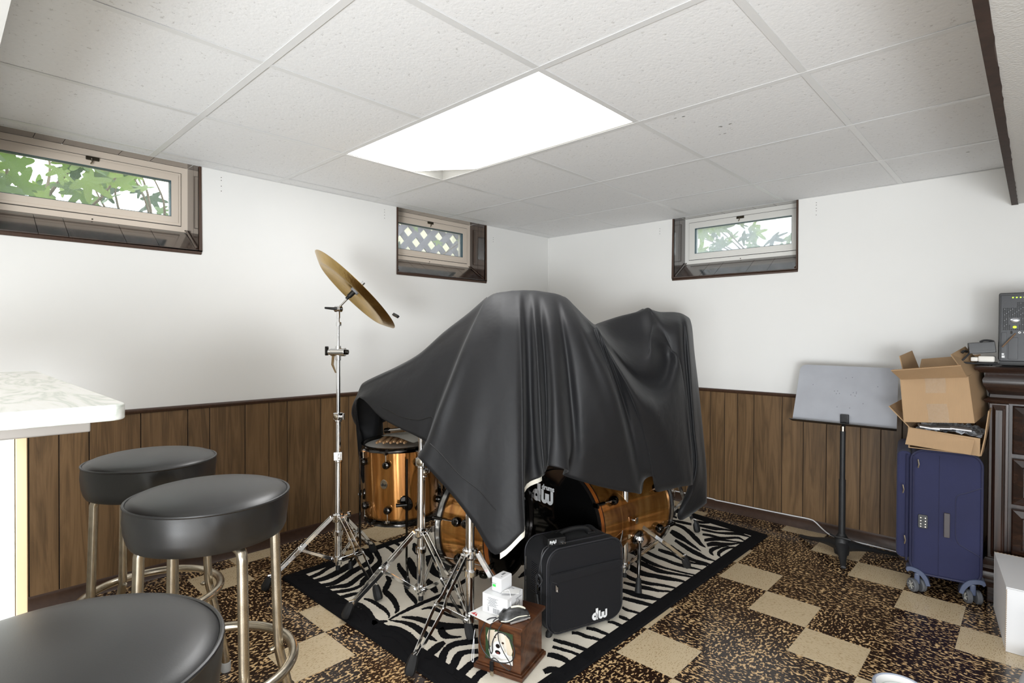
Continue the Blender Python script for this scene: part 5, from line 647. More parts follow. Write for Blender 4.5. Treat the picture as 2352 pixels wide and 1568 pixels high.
# bass drums
def bass(label, c, yaw, R, Ln, logo, spur):
    c = Vector(c); F_ = axis(c, (math.cos(yaw), math.sin(yaw), 0)); t = thing('bass_drum', label, 'drum', c, None)
    Fz = Fr(c, (math.sin(yaw), -math.cos(yaw), 0), (0,0,1))      # local z points out of the front head
    if Fz.to_3x3().col[2].dot(Vector((math.cos(yaw), math.sin(yaw), 0))) > 0: Fz = Fr(c, (-math.sin(yaw), math.cos(yaw), 0), (0,0,1))
    # local frame: front head at z = 0, shell runs to z = -Ln
    sh = MB(Fz).lathe([(R-.012,-.012),(R-.006,-.012),(R-.006,-Ln+.012),(R-.012,-Ln+.012)], 72); new('shell', sh, mCOP, t)
    new('front_head', MB(Fz).lathe([(0,.0),(R-.02,.0),(R-.014,-.006)], 64), mGLOSSB, t); new('batter_head', MB(Fz).lathe([(0,-Ln),(R-.014,-Ln+.003)], 48), bpy.data.materials['coated_head'], t)
    for z in (0, -Ln):
        hp = new('hoop', MB(Fz).lathe([(R-.014,z-.016),(R,z-.016),(R,z+.016),(R-.014,z+.016),(R-.014,z-.016)], 72), mHOOP, t)
        new('hoop_inlay', MB(Fz).lathe([(R+.0006,z-.010),(R+.0006,z+.010)], 72), mSILV if z else mORG, hp)
    for k in range(8):
        a = 2*PI*(k+.5)/8+.1; o = Vector((math.cos(a), math.sin(a), 0))
        for z, dr in ((-.10, 1), (-Ln+.10, -1)):
            lg = new('lug', MB(Fz).lathe([(0,.030),(.011,.030),(.017,.027),(.021,.018),(.0215,.010),(.018,.006),(.019,0),(0,0)], 20, axis(o*(R-.006)+Vector((0,0,z)), o)), mBNICK, t)
            q = o*(R+.012); new('tension_rod', MB(Fz).cyl(q+Vector((0,0,z)), q+Vector((0,0,z+dr*.12)), .003, n=8), mCHROME, lg)
            z2 = z+dr*.10; new('claw', MB(Fz).cyl(q+Vector((0,0,z2-dr*.03)), q+Vector((0,0,z2+dr*.022)), .0075, n=10).box(o*(R+.002)+Vector((0,0,z2+dr*.016)), (.03,.022,.010)), mBNICK, lg, bevel=.002)
    if logo:
        lm = MB(); T = Fz @ Matrix.Translation((-.207, .047, .0012)); dw(lm, T, .090, .0006)
        tv, tf = text_mesh('drums', .034, .0006, .0011); T2 = Fz @ Matrix.Translation((-.098, .116, .0014)); lm.add([T2 @ v for v in tv], tf)
        new('logo', lm, mPRINTW, t)
    if spur:
        for sg in (-1, 1):
            o = Vector((sg*.94, -.34, 0)); b_ = new('spur_bracket', MB(Fz).lathe([(0,.016),(.030,.014),(.036,.006),(.036,0)], 28, axis(o*(R-.006)+Vector((0,0,-.27)), o)), mBNICK, t)
            p0 = Fz @ (o*(R+.01)+Vector((0,0,-.27))); p1 = Fz @ (o*(R+.075)+Vector((0,0,-.18))); p1.z = .03
            new('spur_ball', MB().lathe([(0,-.022),(.016,-.015),(.022,0),(.016,.015),(0,.022)], 18, Matrix.Translation(p0)), mCHROME, b_)
            m_ = p0+(p1-p0)*.6; new('spur_leg', MB().tube([p0, m_, m_+(p1-p0)*.02, p1], [.009,.009,.0065,.006], 12), mBNICK, b_)
            new('rubber_foot', MB().cyl(p1+(p0-p1).normalized()*.05, p1-Vector((0,0,.016)), .011, .0165, n=14), mRUBBER, b_)
    return t
bass('copper bass drum with the black logo head, right half of the kit', (-1.63,2.07,.312), math.radians(84), .252, .53, True, True)
bass('smaller copper bass drum behind the two front stands, mostly under the cover', (-1.72,1.805,.315), math.radians(195), .212, .25, False, False)
# ------------------------------------------------------------------ black cover over the kit
mCLOTH = M('black_cotton', L(24,24,26), .58, spec=.36, sheen=.06)
def _cloth(m):
    nt = m.node_tree; p = nt.nodes['Principled BSDF']; N = nt.nodes.new; Lk = nt.links.new
    tc = N('ShaderNodeTexCoord'); p.inputs['Sheen Roughness'].default_value = .4
    n1 = N('ShaderNodeTexNoise'); n1.inputs['Scale'].default_value = 8; n1.inputs['Detail'].default_value = 3; n1.inputs['Distortion'].default_value = .2; Lk(tc.outputs['Object'], n1.inputs[0])
    n2 = N('ShaderNodeTexNoise'); n2.inputs['Scale'].default_value = 700; Lk(tc.outputs['Object'], n2.inputs[0])
    b1 = N('ShaderNodeBump'); b1.inputs['Strength'].default_value = .4; b1.inputs['Distance'].default_value = .012; Lk(n1.outputs['Fac'], b1.inputs['Height'])
    b2 = N('ShaderNodeBump'); b2.inputs['Strength'].default_value = .12; b2.inputs['Distance'].default_value = .0008; Lk(n2.outputs['Fac'], b2.inputs['Height']); Lk(b1.outputs[0], b2.inputs['Normal']); Lk(b2.outputs[0], p.inputs['Normal'])
_cloth(mCLOTH)
A = np.array(DRAPE)                       # columns x rows x 3: back hem ... ridge ... front hem
A1 = np.array([crom(c, 6) for c in A]); G_ = np.array([crom(A1[:, j], 5) for j in range(A1.shape[1])]).transpose(1, 0, 2)
cov = thing('drum_cover', 'big black cloth cover draped over the drum kit', 'cloth', (-1.9, 2.1, .9))
nu, nv = G_.shape[:2]
# soft wrinkles along the surface
cm = MB().grid([[tuple(G_[i, j]) for j in range(nv)] for i in range(nu)])
co_ = new('cloth', cm, mCLOTH, cov, sharp=180)
sd = co_.modifiers.new('thickness', 'SOLIDIFY'); sd.thickness = .003; sd.offset = -1
def seam(i0, i1, fr, r=.0016, nm='hem_seam', mat=None):
    j = int(round(4*6+fr*36)); pts = [G_[i, j] for i in range(i0, i1)]; new(nm, MB().tube([tuple(p) for p in pts], r, 6), mat or mCLOTH, cov)
seam(5*3, 5*8-3, .82, .002, mat=mBLACK); seam(5*8+1, 5*12, .86, .002, mat=mBLACK)
mLIN = M('cream_lining', L(222,216,202), .8)
ls = MB(); ls.grid([[tuple(G_[i, nv-1]+np.array([0,0,.002])), tuple(G_[i, nv-1]+np.array([.004,-.004,-.018]))] for i in range(5*12+1, 5*14+1)]); new('lining_edge', ls, mLIN, cov)
ls = MB(); ls.grid([[tuple(G_[i, nv-1]+np.array([0,0,.002])), tuple(G_[i, nv-1]+np.array([.004,-.004,-.015]))] for i in range(5*15, 5*16+2)]); new('lining_edge', ls, mLIN, cov)
# ------------------------------------------------------------------ black soft case with dw lettering
e = Vector((.317,.948,0)).normalized(); O = Vector((-1.357,1.632,0)); nrm_ = Vector((-e.y, e.x, 0)); Wc, Hc, Dc = .365, .33, .175
mCASE = M('black_nylon', L(15,15,19), .7, spec=.3, bump=(500,.3,.001), sheen=.06); mPIPE = M('case_piping', L(38,38,42), .45)
cs_ = thing('drum_case', 'black soft case with carry handle and white lettering on the zebra rug', 'case', O+e*Wc/2)
Fc = Fr(O, e, (0,0,1)); 
if Fc.to_3x3().col[2].dot(nrm_) < 0: Fc = Matrix((e, Vector((0,0,1)), nrm_)).transposed().to_4x4(); Fc.translation = O
zc_ = .024+Hc/2
new('body', MB(Fc).prism(rrect(Wc, Hc, .06, 8, Wc/2, zc_), .0, Dc), mCASE, cs_, bevel=.012, seg=3)
new('piping', MB(Fc).tube([(x, y, .002) for x, y in rrect(Wc+.002, Hc+.002, .06, 8, Wc/2, zc_)], .003, 8, closed=True), mPIPE, cs_)
new('piping', MB(Fc).tube([(x, y, Dc-.002) for x, y in rrect(Wc+.002, Hc+.002, .06, 8, Wc/2, zc_)], .003, 8, closed=True), mPIPE, cs_)
new('zipper', MB(Fc).tube([(x, y, .045) for x, y in rrect(Wc+.001, Hc+.001, .06, 8, Wc/2, zc_)], .0035, 6, closed=True), mPIPE, cs_)
new('pocket', MB(Fc).prism(rrect(Wc-.02, Hc*.70, .04, 6, Wc/2, .032+Hc*.35), -.010, .002), mCASE, cs_, bevel=.006, seg=2)
new('pocket_flap', MB(Fc).prism([(.012,.262),(Wc-.012,.262),(Wc-.010,.232),(.036,.226),(.012,.238)], -.015, .001), mCASE, cs_, bevel=.005, seg=2)
new('zip_pull', MB(Fc).tube([(.03,.222,-.016),(.03,.20,-.017),(.036,.196,-.017),(.036,.215,-.016)], .003, 8, closed=True), mCHROME, cs_)
lm = MB(); dw(lm, Fr(Fc @ Vector((.205,.042,-.0112)), e, (0,0,1)) if Fr(O, e, (0,0,1)).to_3x3().col[2].dot(nrm_) < 0 else Fr(Fc @ Vector((.205,.042,-.0112)), e, (0,0,1)), .046, .0006); new('lettering', lm, mPRINTW, cs_)
for x in (.04, Wc-.04):
    for d in (.03, Dc-.03): new('rubber_foot', MB(Fc).tube([(x, .03, d), (x-.012, .016, d), (x-.022, .002, d-.01)], [.012,.014,.012], 12), mRUBBER, cs_)
hd = new('handle', MB(Fc).tube(crom([(.085, .352, .09), (.105, .372, .09), (.15, .384, .09), (.2, .385, .09), (.245, .376, .09), (.265, .354, .09)], 4), .0115, 14), mBLACK, cs_)
for x in (.085, .265): new('handle_mount', MB(Fc).box((x, .357, .09), (.036, .014, .03)), mBLACK, hd, bevel=.004)
sg_ = MB(Fc)
for k in range(16): sg_.box((-.0012, .16+.0075*k, .095), (.004, .0035, .05))
tag(new('webbing', sg_, mPIPE, cs_), kind='stuff')
new('side_ring', MB(Fc).tube([(-.008, .215+.013*math.cos(t), .06+.011*math.sin(t)) for t in np.linspace(0, 2*PI, 17)[:-1]], .003, 8, closed=True).box((-.004,.195,.06), (.008,.024,.018)), mBNICK, cs_)
# power adapter lying on the case
ad = thing('power_adapter', 'black plug-in power adapter lying on top of the black case', 'adapter', Fc @ Vector((.03,.36,.06)))
Fa = Fc @ Matrix.Translation((.062,.372,.05)) @ Matrix.Rotation(math.radians(6), 4, 'Y')
new('body', MB(Fa).box((0,0,0), (.078,.034,.05)), mBLACK, ad, bevel=.003)
new('plug_face', MB(Fa).box((.022,-.002,-.0262), (.026,.024,.003)), mBLACK, ad, bevel=.001)
new('prong', MB(Fa).box((.018,-.002,-.034), (.0018,.006,.014)).box((.029,-.002,-.034), (.0018,.006,.014)), mCHROME, ad)
lb = MB(Fa)
for k in range(7): lb.box((-.030+.0042*k, .001+.003*math.sin(k*2.3), -.0254), (.0026, .012-.003*(k % 2), .0008))
new('label_print', lb, mPRINTW, ad)
mCABLE = M('black_cable', L(38,38,40), .45)
cb_ = thing('adapter_cable', 'thin black adapter cable coiled against the side of the black case', 'cable', Fc @ Vector((-.01,.2,.04)))
cpts = [(.018,.362,.03),(-.004,.35,.028),(-.012,.31,.03),(-.016,.27,.034),(-.014,.245,.036)]
coil = [(-.016+.006*math.sin(3*t), .235+.028*math.cos(t), .036+.016*math.sin(t)) for t in np.linspace(0, 6*PI, 40)]
new('cable', MB(Fc).tube(crom(cpts+coil[::2]+[(-.02,.2,.05),(-.02,.17,.045),(-.022,.14,.03),(-.03,.08,.0),(-.045,.04,-.03)], 3), .0024, 6), mCABLE, cb_)
new('ferrite', MB(Fc).cyl((-.019,.175,.046), (-.022,.135,.030), .0095, n=14), mBLACK, cb_, bevel=.002)
# ------------------------------------------------------------------ wooden photo cube and the things on it
C0 = Vector((-1.428,1.322,.012)); ex = Vector((.963,.265,0)).normalized()*1.0; ey_ = Vector((-ex.y, ex.x, 0)); Wq = .185
mWAL = wood('cube_walnut', L(54,31,19), L(84,50,30), L(104,66,40), axis=0, scale=.6, rough=.32, objvar=.06)
Fq = Matrix((ex, ey_, Vector((0,0,1)))).transposed().to_4x4(); Fq.translation = C0
cu = thing('photo_cube', 'brown wooden cube box with a dog photo set in its front', 'box', Fq @ Vector((Wq/2, Wq/2, 0)))
new('body', MB(Fq).box((Wq/2, Wq/2, .094), (Wq-.016, Wq-.016, .152)), mWAL, cu, bevel=.002)
new('plinth', MB(Fq).box((Wq/2, Wq/2, .008), (Wq+.008, Wq+.008, .015)).box((Wq/2, Wq/2, .0185), (Wq-.002, Wq-.002, .007)), mWAL, cu, bevel=.0025)
new('lid', MB(Fq).box((Wq/2, Wq/2, .176), (Wq+.004, Wq+.004, .0115)), mWAL, cu, bevel=.0025)
fr_ = MB(Fq); x0, x1, z0, z1 = .038, .147, .042, .150; y_ = .0075
for a, b in (((x0-.003, y_-.001, z0-.003), (x0, y_+.003, z1+.003)), ((x1, y_-.001, z0-.003), (x1+.003, y_+.003, z1+.003)), ((x0, y_-.001, z0-.003), (x1, y_+.003, z0)), ((x0, y_-.001, z1), (x1, y_+.003, z1+.003))): fr_.bx(a, b)
ph = new('photo_frame', fr_, mWAL, cu)
pm = [M('photo_green', L(52,72,48), .3), M('photo_cream', L(226,218,204), .3), M('photo_tan', L(218,204,182), .3), M('photo_dark', L(30,24,22), .3), M('photo_pink', L(120,60,58), .3), M('photo_white', L(240,238,234), .3), M('photo_eye', L(92,58,34), .3)]
pp = MB(Fq); lay = [0]
def pol(pts, mi):
    lay[0] += 1; y = y_+.0006-.00012*lay[0]; pp.add([(x0+(x1-x0)*u, y, z0+(z1-z0)*v) for u, v in pts], [tuple(range(len(pts)))], mi)
def ell(cx, cy, rx, ry, mi, rot=0): pol([(cx+rx*math.cos(t)*math.cos(rot)-ry*math.sin(t)*math.sin(rot), cy+rx*math.cos(t)*math.sin(rot)+ry*math.sin(t)*math.cos(rot)) for t in np.linspace(0, 2*PI, 25)[:-1]], mi)
pol([(0,0),(1,0),(1,1),(0,1)], 0)
pol([(.2,0),(.12,.3),(.3,.55),(.75,.5),(.97,.3),(1,0)], 5)
ell(.50, .60, .34, .36, 1); pol([(.12,.93),(.35,.98),(.24,.55),(.19,.40),(.12,.48),(.05,.72)], 2); pol([(.70,.93),(.86,.80),(.99,.46),(.94,.28),(.80,.30),(.76,.56)], 2)
ell(.47, .42, .20, .22, 5); ell(.35, .75, .042, .030, 6); ell(.64, .63, .044, .034, 6); ell(.35, .75, .024, .024, 3); ell(.64, .63, .025, .026, 3)
ell(.46, .49, .08, .068, 3); ell(.46, .29, .10, .065, 3); ell(.465, .27, .055, .03, 4); pol([(.41,.21),(.52,.21),(.51,.235),(.42,.235)], 5)
new('photo', pp, pm, ph, smooth=False)
zt_ = .012+.182
Fw = Fq @ Matrix.Translation((.062, .088, .182)) @ Matrix.Rotation(math.radians(-5), 4, 'Z')
wb = thing('small_white_box', 'small white product box with barcode on top of the wooden cube', 'box', Fw @ Vector((0,0,0)))
new('carton', MB(Fw).box((0,0,.033), (.108,.10,.065)), mWHITE, wb, bevel=.0012)
new('lid_flap', MB(Fw).box((0,0,.0665), (.108,.1,.0012)), mWHITE, wb)
bc = MB(Fw); yb = -.0507
for k in range(9): bc.box((-.006+.0032*k, yb, .014), (.0013+.0006*(k % 3 == 0), .0006, .017))
for k in range(5): bc.box((-.028, yb, .008+.0035*k), (.006, .0006, .0016))
for k in range(10): bc.box((-.008-.004*(k % 2), yb, .056-.0032*k), (.044-.008*(k % 3), .0006, .0008))
for k in range(5): bc.box((.0547, .005+.008*k, .05), (.0006, .005, .002+.001*(k % 2)))
bc.tube([(.0548, .012+.015*math.cos(t), .028+.018*math.sin(t)) for t in np.linspace(0, 2*PI, 20)[:-1]], .0007, 5, closed=True).tube([(.0548,-.006,.034),(.0548,.01,.026),(.0548,.03,.036)], .0008, 5)
for k in range(4): bc.box((-.02+.02*k, .036, .0673), (.012, .003, .0005))
new('print', bc, M('grey_print', L(120,120,122), .5), wb)
Fu = Fw @ Matrix.Translation((-.012, .012, .0675)) @ Matrix.Rotation(math.radians(-3), 4, 'Z')
uw = thing('usb_charger', 'white block wall charger with green sticker standing on the small white box', 'charger', Fu @ Vector((0,0,0)))
new('body', MB(Fu).box((0,0,.025), (.042,.07,.05)), mWHITE, uw, bevel=.005, seg=3)
new('sticker', MB(Fu).box((-.008,-.0353,.022), (.014,.0006,.009)), M('green_sticker', L(70,214,92), .5), uw)
new('print', MB(Fu).box((-.008,-.0353,.030), (.018,.0005,.0015)).box((0,.01,.0503), (.008,.02,.0005)).box((.008,-.012,.0503), (.004,.004,.0005)), bpy.data.materials['grey_print'], uw)
pc = new('paper_note', MB(Fw @ Matrix.Translation((.032,.004,.0682)) @ Matrix.Rotation(math.radians(28), 4, 'Z') @ Matrix.Rotation(math.radians(-7), 4, 'X')).box((0,0,.004), (.062,.05,.0008)), M('note_paper', L(232,232,230), .6), None, origin=Fw @ Vector((.03,0,.07)))
tag(pc, 'white folded paper slip hanging over the edge of the small white box', 'paper')
lf = thing('paper_card', 'white leaflet with red triangle mark under the small white box', 'paper', Fq @ Vector((.03,.02,.1825)))
new('sheet', MB(Fq @ Matrix.Translation((.03,.025,.1826)) @ Matrix.Rotation(math.radians(-14), 4, 'Z')).box((0,0,0), (.11,.075,.0006)), bpy.data.materials['note_paper'], lf)
new('mark', MB(Fq @ Matrix.Translation((.03,.025,.183)) @ Matrix.Rotation(math.radians(-14), 4, 'Z')).prism([(-.048,-.028),(-.03,-.03),(-.036,-.012)], 0, .0003).prism([(-.028,-.030),(-.016,-.032),(-.03,-.014)], 0, .0003), M('red_print', L(196,60,62), .5), lf)
# mouse
Fm = Fq @ Matrix.Translation((.128, .052, .182)) @ Matrix.Rotation(math.radians(-42), 4, 'Z')
ms = thing('computer_mouse', 'black patterned computer mouse with pale trim on the wooden cube', 'mouse', Fm @ Vector((0,0,0)))
gm = []
for y in np.linspace(-1, 1, 17):
    row = []
    for a in np.linspace(0, PI, 13):
        w = .031*(1-abs(y)**3.2)**.5*(1-.1*math.cos(y*3)); hh = .036*(1-((y+.15)/1.15 if y > -.15 else (y+.15)/.85)**2*.92)**.6 if abs(y) < 1 else 0
        row.append((w*math.cos(a), y*.058, .003+hh*math.sin(a)**.8))
    gm.append(row)
mMOUSE = M('mouse_shell', L(58,58,58), .35, noise=(60,.7))
new('shell', MB(Fm).grid(gm), mMOUSE, ms)
new('light_strip', MB(Fm).tube(crom([(0,-.012,.0395),(0,.012,.040),(.0,.03,.034),(0,.04,.027)], 4), .0035, 8), M('pale_trim', L(226,222,204), .4), ms)
for sg in (-1, 1): new('trim_line', MB(Fm).tube(crom([(sg*.018,-.055,.006),(sg*.029,-.03,.009),(sg*.031,.0,.018),(sg*.027,.03,.016),(sg*.018,.05,.01)], 4), .0018, 6), bpy.data.materials['pale_trim'], ms)
new('wheel', MB(Fm).cyl((-.004,-.036,.028), (.004,-.036,.028), .009, n=14), mBLACK, ms)
B = lambda x, y, z: Fq @ Vector((x, y, z))
mc = thing('mouse_cable', 'thin black mouse cable looping down the front of the photo cube', 'cable', B(.1,-.01,.15))
m0 = Fm @ Vector((0,-.057,.012))
pts = [m0, B(.078,-.004,.186), B(.068,-.014,.16), B(.064,-.014,.12), B(.066,-.012,.09), B(.072,-.012,.075), B(.078,-.013,.085), B(.080,-.014,.12), B(.105,-.018,.158), B(.145,-.022,.155), B(.168,-.022,.12), B(.160,-.02,.08), B(.125,-.016,.058), B(.08,-.014,.055), B(.045,-.014,.075), B(.028,-.015,.11), B(.036,-.014,.15), B(.05,-.008,.180), B(.06,.005,.1862), B(.075,.02,.1858)]
new('cable', MB().tube(crom([tuple(p) for p in pts], 5), .0021, 6), mCABLE, mc)
pts = [B(.112,-.008,.184), B(.100,-.012,.16), B(.104,-.013,.125), B(.125,-.014,.09), B(.150,-.015,.06), B(.146,-.014,.038), B(.12,-.013,.045), B(.095,-.013,.06), B(.082,-.013,.062), B(.074,-.0135,.052)]
new('cable', MB().tube(crom([tuple(p) for p in pts], 5), .0017, 6), mCABLE, mc)
pl = new('usb_plug', MB().box(B(.076,-.015,.034), (.013,.009,.032)), mBLACK, mc, bevel=.002); new('usb_contact', MB().box(B(.077,-.015,.010), (.012,.005,.016)), mNICK, pl)
pn = thing('stylus_pen', 'silver stylus pen lying on the wooden cube beside the mouse', 'pen', B(.165,.05,.186))
new('barrel', MB().tube([B(.138,.006,.1862), B(.172,.062,.1862)], .0036, 10), M('pen_silver', L(196,192,190), .3, .7), pn); new('tip', MB().tube([B(.172,.062,.1862), B(.178,.072,.1862), B(.180,.075,.1862)], [.003,.0052,.003], 10), mCHROME, pn)
wc = new('white_charging_cable', MB().tube(crom([tuple(Fw @ Vector(p)) for p in ((.015,-.01,.074),(.03,-.006,.079),(.046,-.02,.07),(.058,-.035,.04),(.06,-.038,.012))], 5), .0013, 6), mWHITE, None, origin=Fw @ Vector((.04,-.02,.07)))
tag(wc, 'thin white cable trailing from the paper slip down the small white box', 'cable')
lp = new('white_string', MB().tube(crom([tuple(B(*p)) for p in ((-.004,.004,.13),(-.008,-.004,.07),(-.010,-.006,.03),(-.006,-.008,.022),(-.002,-.006,.03),(-.004,.0,.1))], 5), .0011, 6), mWHITE, None, origin=B(0,0,.1))
tag(lp, 'thin white cord loop hanging at the left edge of the photo cube', 'cord')
# ------------------------------------------------------------------ music stand
mIRON = M('black_iron', L(44,44,45), .5, .3, bump=(90,.4,.002)); mDESK = M('grey_desk', L(158,160,166), .42, noise=(9,.05))
mu = thing('music_stand', 'grey music stand with cast black tripod base by the right wall', 'stand', (-.752, 3.372, 0))
c = Vector((-.752, 3.372, 0))
new('pole', MB().cyl(c+Vector((0,0,.08)), c+Vector((0,0,.42)), .0165, n=20).cyl(c+Vector((0,0,.42)), c+Vector((0,0,.68)), .0135, n=20), mIRON, mu)
new('pole_cap', MB().cyl(c+Vector((0,0,.68)), c+Vector((0,0,.705)), .0125, n=16), mNICK, mu)
for fx, fy in ((-.704,3.195), (-1.0,3.535), (-.535,3.6)):
    d = Vector((fx-c.x, fy-c.y, 0)); ln = d.length; d.normalize(); s = Vector((-d.y, d.x, 0)); g = []
    for t in np.linspace(0, 1, 14):
        th_ = .028+.055*(1-t)**3-.012*t; w = .013+.030*(1-t)**2
        top_ = .020+.092*(1-t)**1.35; lo = max(.001, top_-th_); p = c+d*ln*t; row = []
        for a in np.linspace(0, 2*PI, 13): row.append(tuple(p+s*w*math.cos(a)+Vector((0,0,lo+th_*.5+th_*.5*math.sin(a)))))
        g.append(row)
    g.append([tuple(c+d*(ln+.004)+Vector((0,0,.010)))]*13)
    new('foot', MB().grid(g), mIRON, mu)
hb = new('hub', MB().lathe([(0,.02),(.034,.02),(.04,.06),(.036,.10),(.024,.118),(.018,.13),(0,.13)], 24, Matrix.Translation(c)), mIRON, mu)
new('spring_clip', MB().tube(crom([tuple(c+Vector(p)) for p in ((-.05,-.02,.118),(-.02,-.035,.116),(.02,-.035,.116),(.05,-.03,.112))], 4), .0055, 8), mIRON, hb)
TL, TR, BL, BR = Vector((-1.012,3.518,1.022)), Vector((-.535,3.545,1.022)), Vector((-1.008,3.392,.708)), Vector((-.512,3.415,.700))
ux = ((TR-TL)+(BR-BL)).normalized(); uy = ((TL-BL)+(TR-BR)); uy = (uy-ux*uy.dot(ux)).normalized(); oc = (TL+TR+BL+BR)/4
Fd = Matrix((ux, uy, ux.cross(uy))).transposed().to_4x4(); Fd.translation = oc
wd, hd_ = .492, .338
pts = [(-wd/2+.006, hd_/2-.03)]
top = rrect(wd-.018, hd_, .032, 6)
poly = [p for p in top if p[1] > 0]; poly = poly+[(-wd/2, -hd_/2), (wd/2, -hd_/2)]
new('desk', MB(Fd).prism(poly, -.0012, .0012), mDESK, mu)
new('ledge', MB(Fd).add([(-wd/2,-hd_/2,.0),(wd/2,-hd_/2,.0),(wd/2+.006,-hd_/2-.004,.056),(-wd/2-.006,-hd_/2-.004,.056),(-wd/2,-hd_/2-.003,.0),(wd/2,-hd_/2-.003,.0),(wd/2+.006,-hd_/2-.007,.056),(-wd/2-.006,-hd_/2-.007,.056)], [(0,1,2,3),(4,7,6,5),(0,4,5,1),(2,6,7,3),(1,5,6,2),(0,3,7,4)]), mBLACK, mu, smooth=False)
new('bracket', MB().box(c+Vector((0,.035,.735)), (.04,.02,.06)).cyl(c+Vector((0,.01,.70)), c+Vector((0,.04,.73)), .009, n=14), mIRON, mu, bevel=.003)
dt = MB(Fd)
for x, y in ((-.05,.02),(-.035,.022),(-.04,.005),(-.025,.008),(.04,.018),(.055,.022),(.03,.005),(.05,.0),(.055,.014),(-.03,-.07),(.03,-.07),(.15,.06),(-.16,.05),(.09,-.04),(0,.10),(.03,.105)): dt.lathe([(0,.0016),(.0016,.0014),(.0026,.0012)], 8, Matrix.Translation((x, y, .0002)))
new('dent', dt, M('dent_grey', L(118,120,126), .5), mu)
# ------------------------------------------------------------------ suitcase
mNAVY = M('navy_fabric', L(25,29,68), .75, bump=(650,.35,.001), noise=(4,.14), sheen=.1); mNAVYD = M('navy_trim', L(34,36,66), .6); mGREYR = M('grey_rubber', L(92,94,98), .5)
mGUARD = M('blue_guard', L(74,84,110), .35)
sx0, sx1, sy0, sy1, szb, szt = -.425, -.165, 3.165, 3.60, .088, .665
su = thing('suitcase', 'navy blue soft suitcase on spinner wheels beside the dark dresser', 'suitcase', (-.295, 3.165, 0))
Fs = Matrix(((1,0,0,0),(0,0,-1,0),(0,1,0,0),(0,0,0,1)))   # local x = world x, local y = world z, local z = -world y
new('body', MB(Fs).prism(rrect(sx1-sx0, szt-szb, .05, 8, (sx0+sx1)/2, (szb+szt)/2), -sy1, -sy0), mNAVY, su, bevel=.014, seg=3)
new('side_piping', MB(Fs).tube([(x, y, -sy0-.003) for x, y in rrect(sx1-sx0-.006, szt-szb-.006, .05, 8, (sx0+sx1)/2, (szb+szt)/2)], .0055, 8, closed=True), mNAVYD, su)
gl_ = []
new('front_pocket', MB(Fs).prism(rrect(.062, szt-szb-.07, .026, 6, sx0-.022, (szb+szt)/2+.02), -sy1+.03, -sy0-.02), mNAVY, su, bevel=.012, seg=2)
for k, x in enumerate((sx0-.012, sx0+.012)): new('zipper', MB(Fs).tube([(x, y, -sy0-.008+.012*k) for y in np.linspace(szb+.05, szt-.03, 12)], .0045, 6), mNAVYD, su)
for x, z in ((sx0+.028, .60), (sx0-.028, .475), (sx0-.02, .24)): new('zip_pull', MB().tube([(x, sy0-.02, z+.022), (x+.004, sy0-.024, z), (x+.001, sy0-.022, z-.016)], .0032, 8), mNICK, su)
new('seam', MB(Fs).tube([(-.318, y, -sy0-.0005) for y in np.linspace(szb+.005, szt-.02, 8)], .0018, 6), mNAVYD, su)
sp = crom([(-.17,.52,0),(-.22,.492,0),(-.248,.478,0),(-.258,.455,0),(-.258,.39,0),(-.258,.30,0),(-.25,.265,0),(-.235,.25,0),(-.2,.232,0),(-.17,.215,0)], 4)
new('panel_piping', MB(Fs).tube([(p[0], p[1], -sy0-.001) for p in sp], .003, 8), mNAVYD, su)
new('combination_lock', MB(Fs).prism(rrect(.036, .062, .006, 4, -.376, .335), -sy0-.004, -sy0+.006), mBLACK, su, bevel=.0015)
dd = MB(Fs)
for x in (-.384, -.367):
    for y in (.352, .338, .324, .312): dd.lathe([(0,.002),(.0025,.0018),(.003,0)], 10, Matrix.Translation((x, y, -sy0+.006)))
new('lock_dial', dd, mNICK, su)
new('side_handle', MB(Fs).box((-.289, .335, -sy0+.004), (.022, .11, .014)), M('handle_grey', L(76,70,72), .55), su, bevel=.003)
new('top_handle', MB().tube(crom([(-.33,3.2,szt),(-.32,3.2,szt+.012),(-.26,3.2,szt+.012),(-.25,3.2,szt)], 4), .007, 8), M('pink_tag', L(170,70,96), .5), su)
for x0, s in ((sx0, 1), (sx1, -1)):
    og = crom([(x0-s*.014,.100,0),(x0-s*.008,.114,0),(x0+s*.012,.117,0),(x0+s*.045,.106,0),(x0+s*.068,.080,0),(x0+s*.080,.044,0)], 5)
    ig = crom([(x0-s*.006,.090,0),(x0+s*.0,.096,0),(x0+s*.012,.097,0),(x0+s*.036,.088,0),(x0+s*.054,.066,0),(x0+s*.064,.040,0)], 5)
    pl_ = [(p[0], p[1]) for p in og]+[(p[0], p[1]) for p in ig[::-1]]
    new('corner_guard', MB(Fs).prism(pl_, -sy0-.06, -sy0+.010), mGUARD, su, bevel=.002, seg=1)
for x in (-.395, -.195):
    for y in (3.18, 3.57):
        w = MB(); a = 35 if x < -.3 else 20; d = Vector((math.cos(math.radians(a)), math.sin(math.radians(a)), 0)); cw = Vector((x, y, .031))
        wh = new('wheel_housing', MB().box(cw+Vector((0,0,.032)), (.022,.026,.05)), mGUARD, su, bevel=.005)
        for sg in (-1, 1):
            m_ = axis(cw+d*sg*.0185, d*sg); wl_ = new('wheel', MB(m_).lathe([(0,-.010),(.026,-.010),(.0305,-.006),(.0305,.006),(.026,.0105),(.020,.009),(0,.009)], 28), mGREYR, su)
            hub = MB(m_)
            for q in range(6): t = 2*PI*q/6; hub.tube([(.003*math.cos(t), .003*math.sin(t), .0105), (.018*math.cos(t), .018*math.sin(t), .0098)], .0022, 6)
            new('spoke', hub, M('wheel_grey', L(170,168,160), .4) if 'wheel_grey' not in bpy.data.materials else bpy.data.materials['wheel_grey'], wl_)
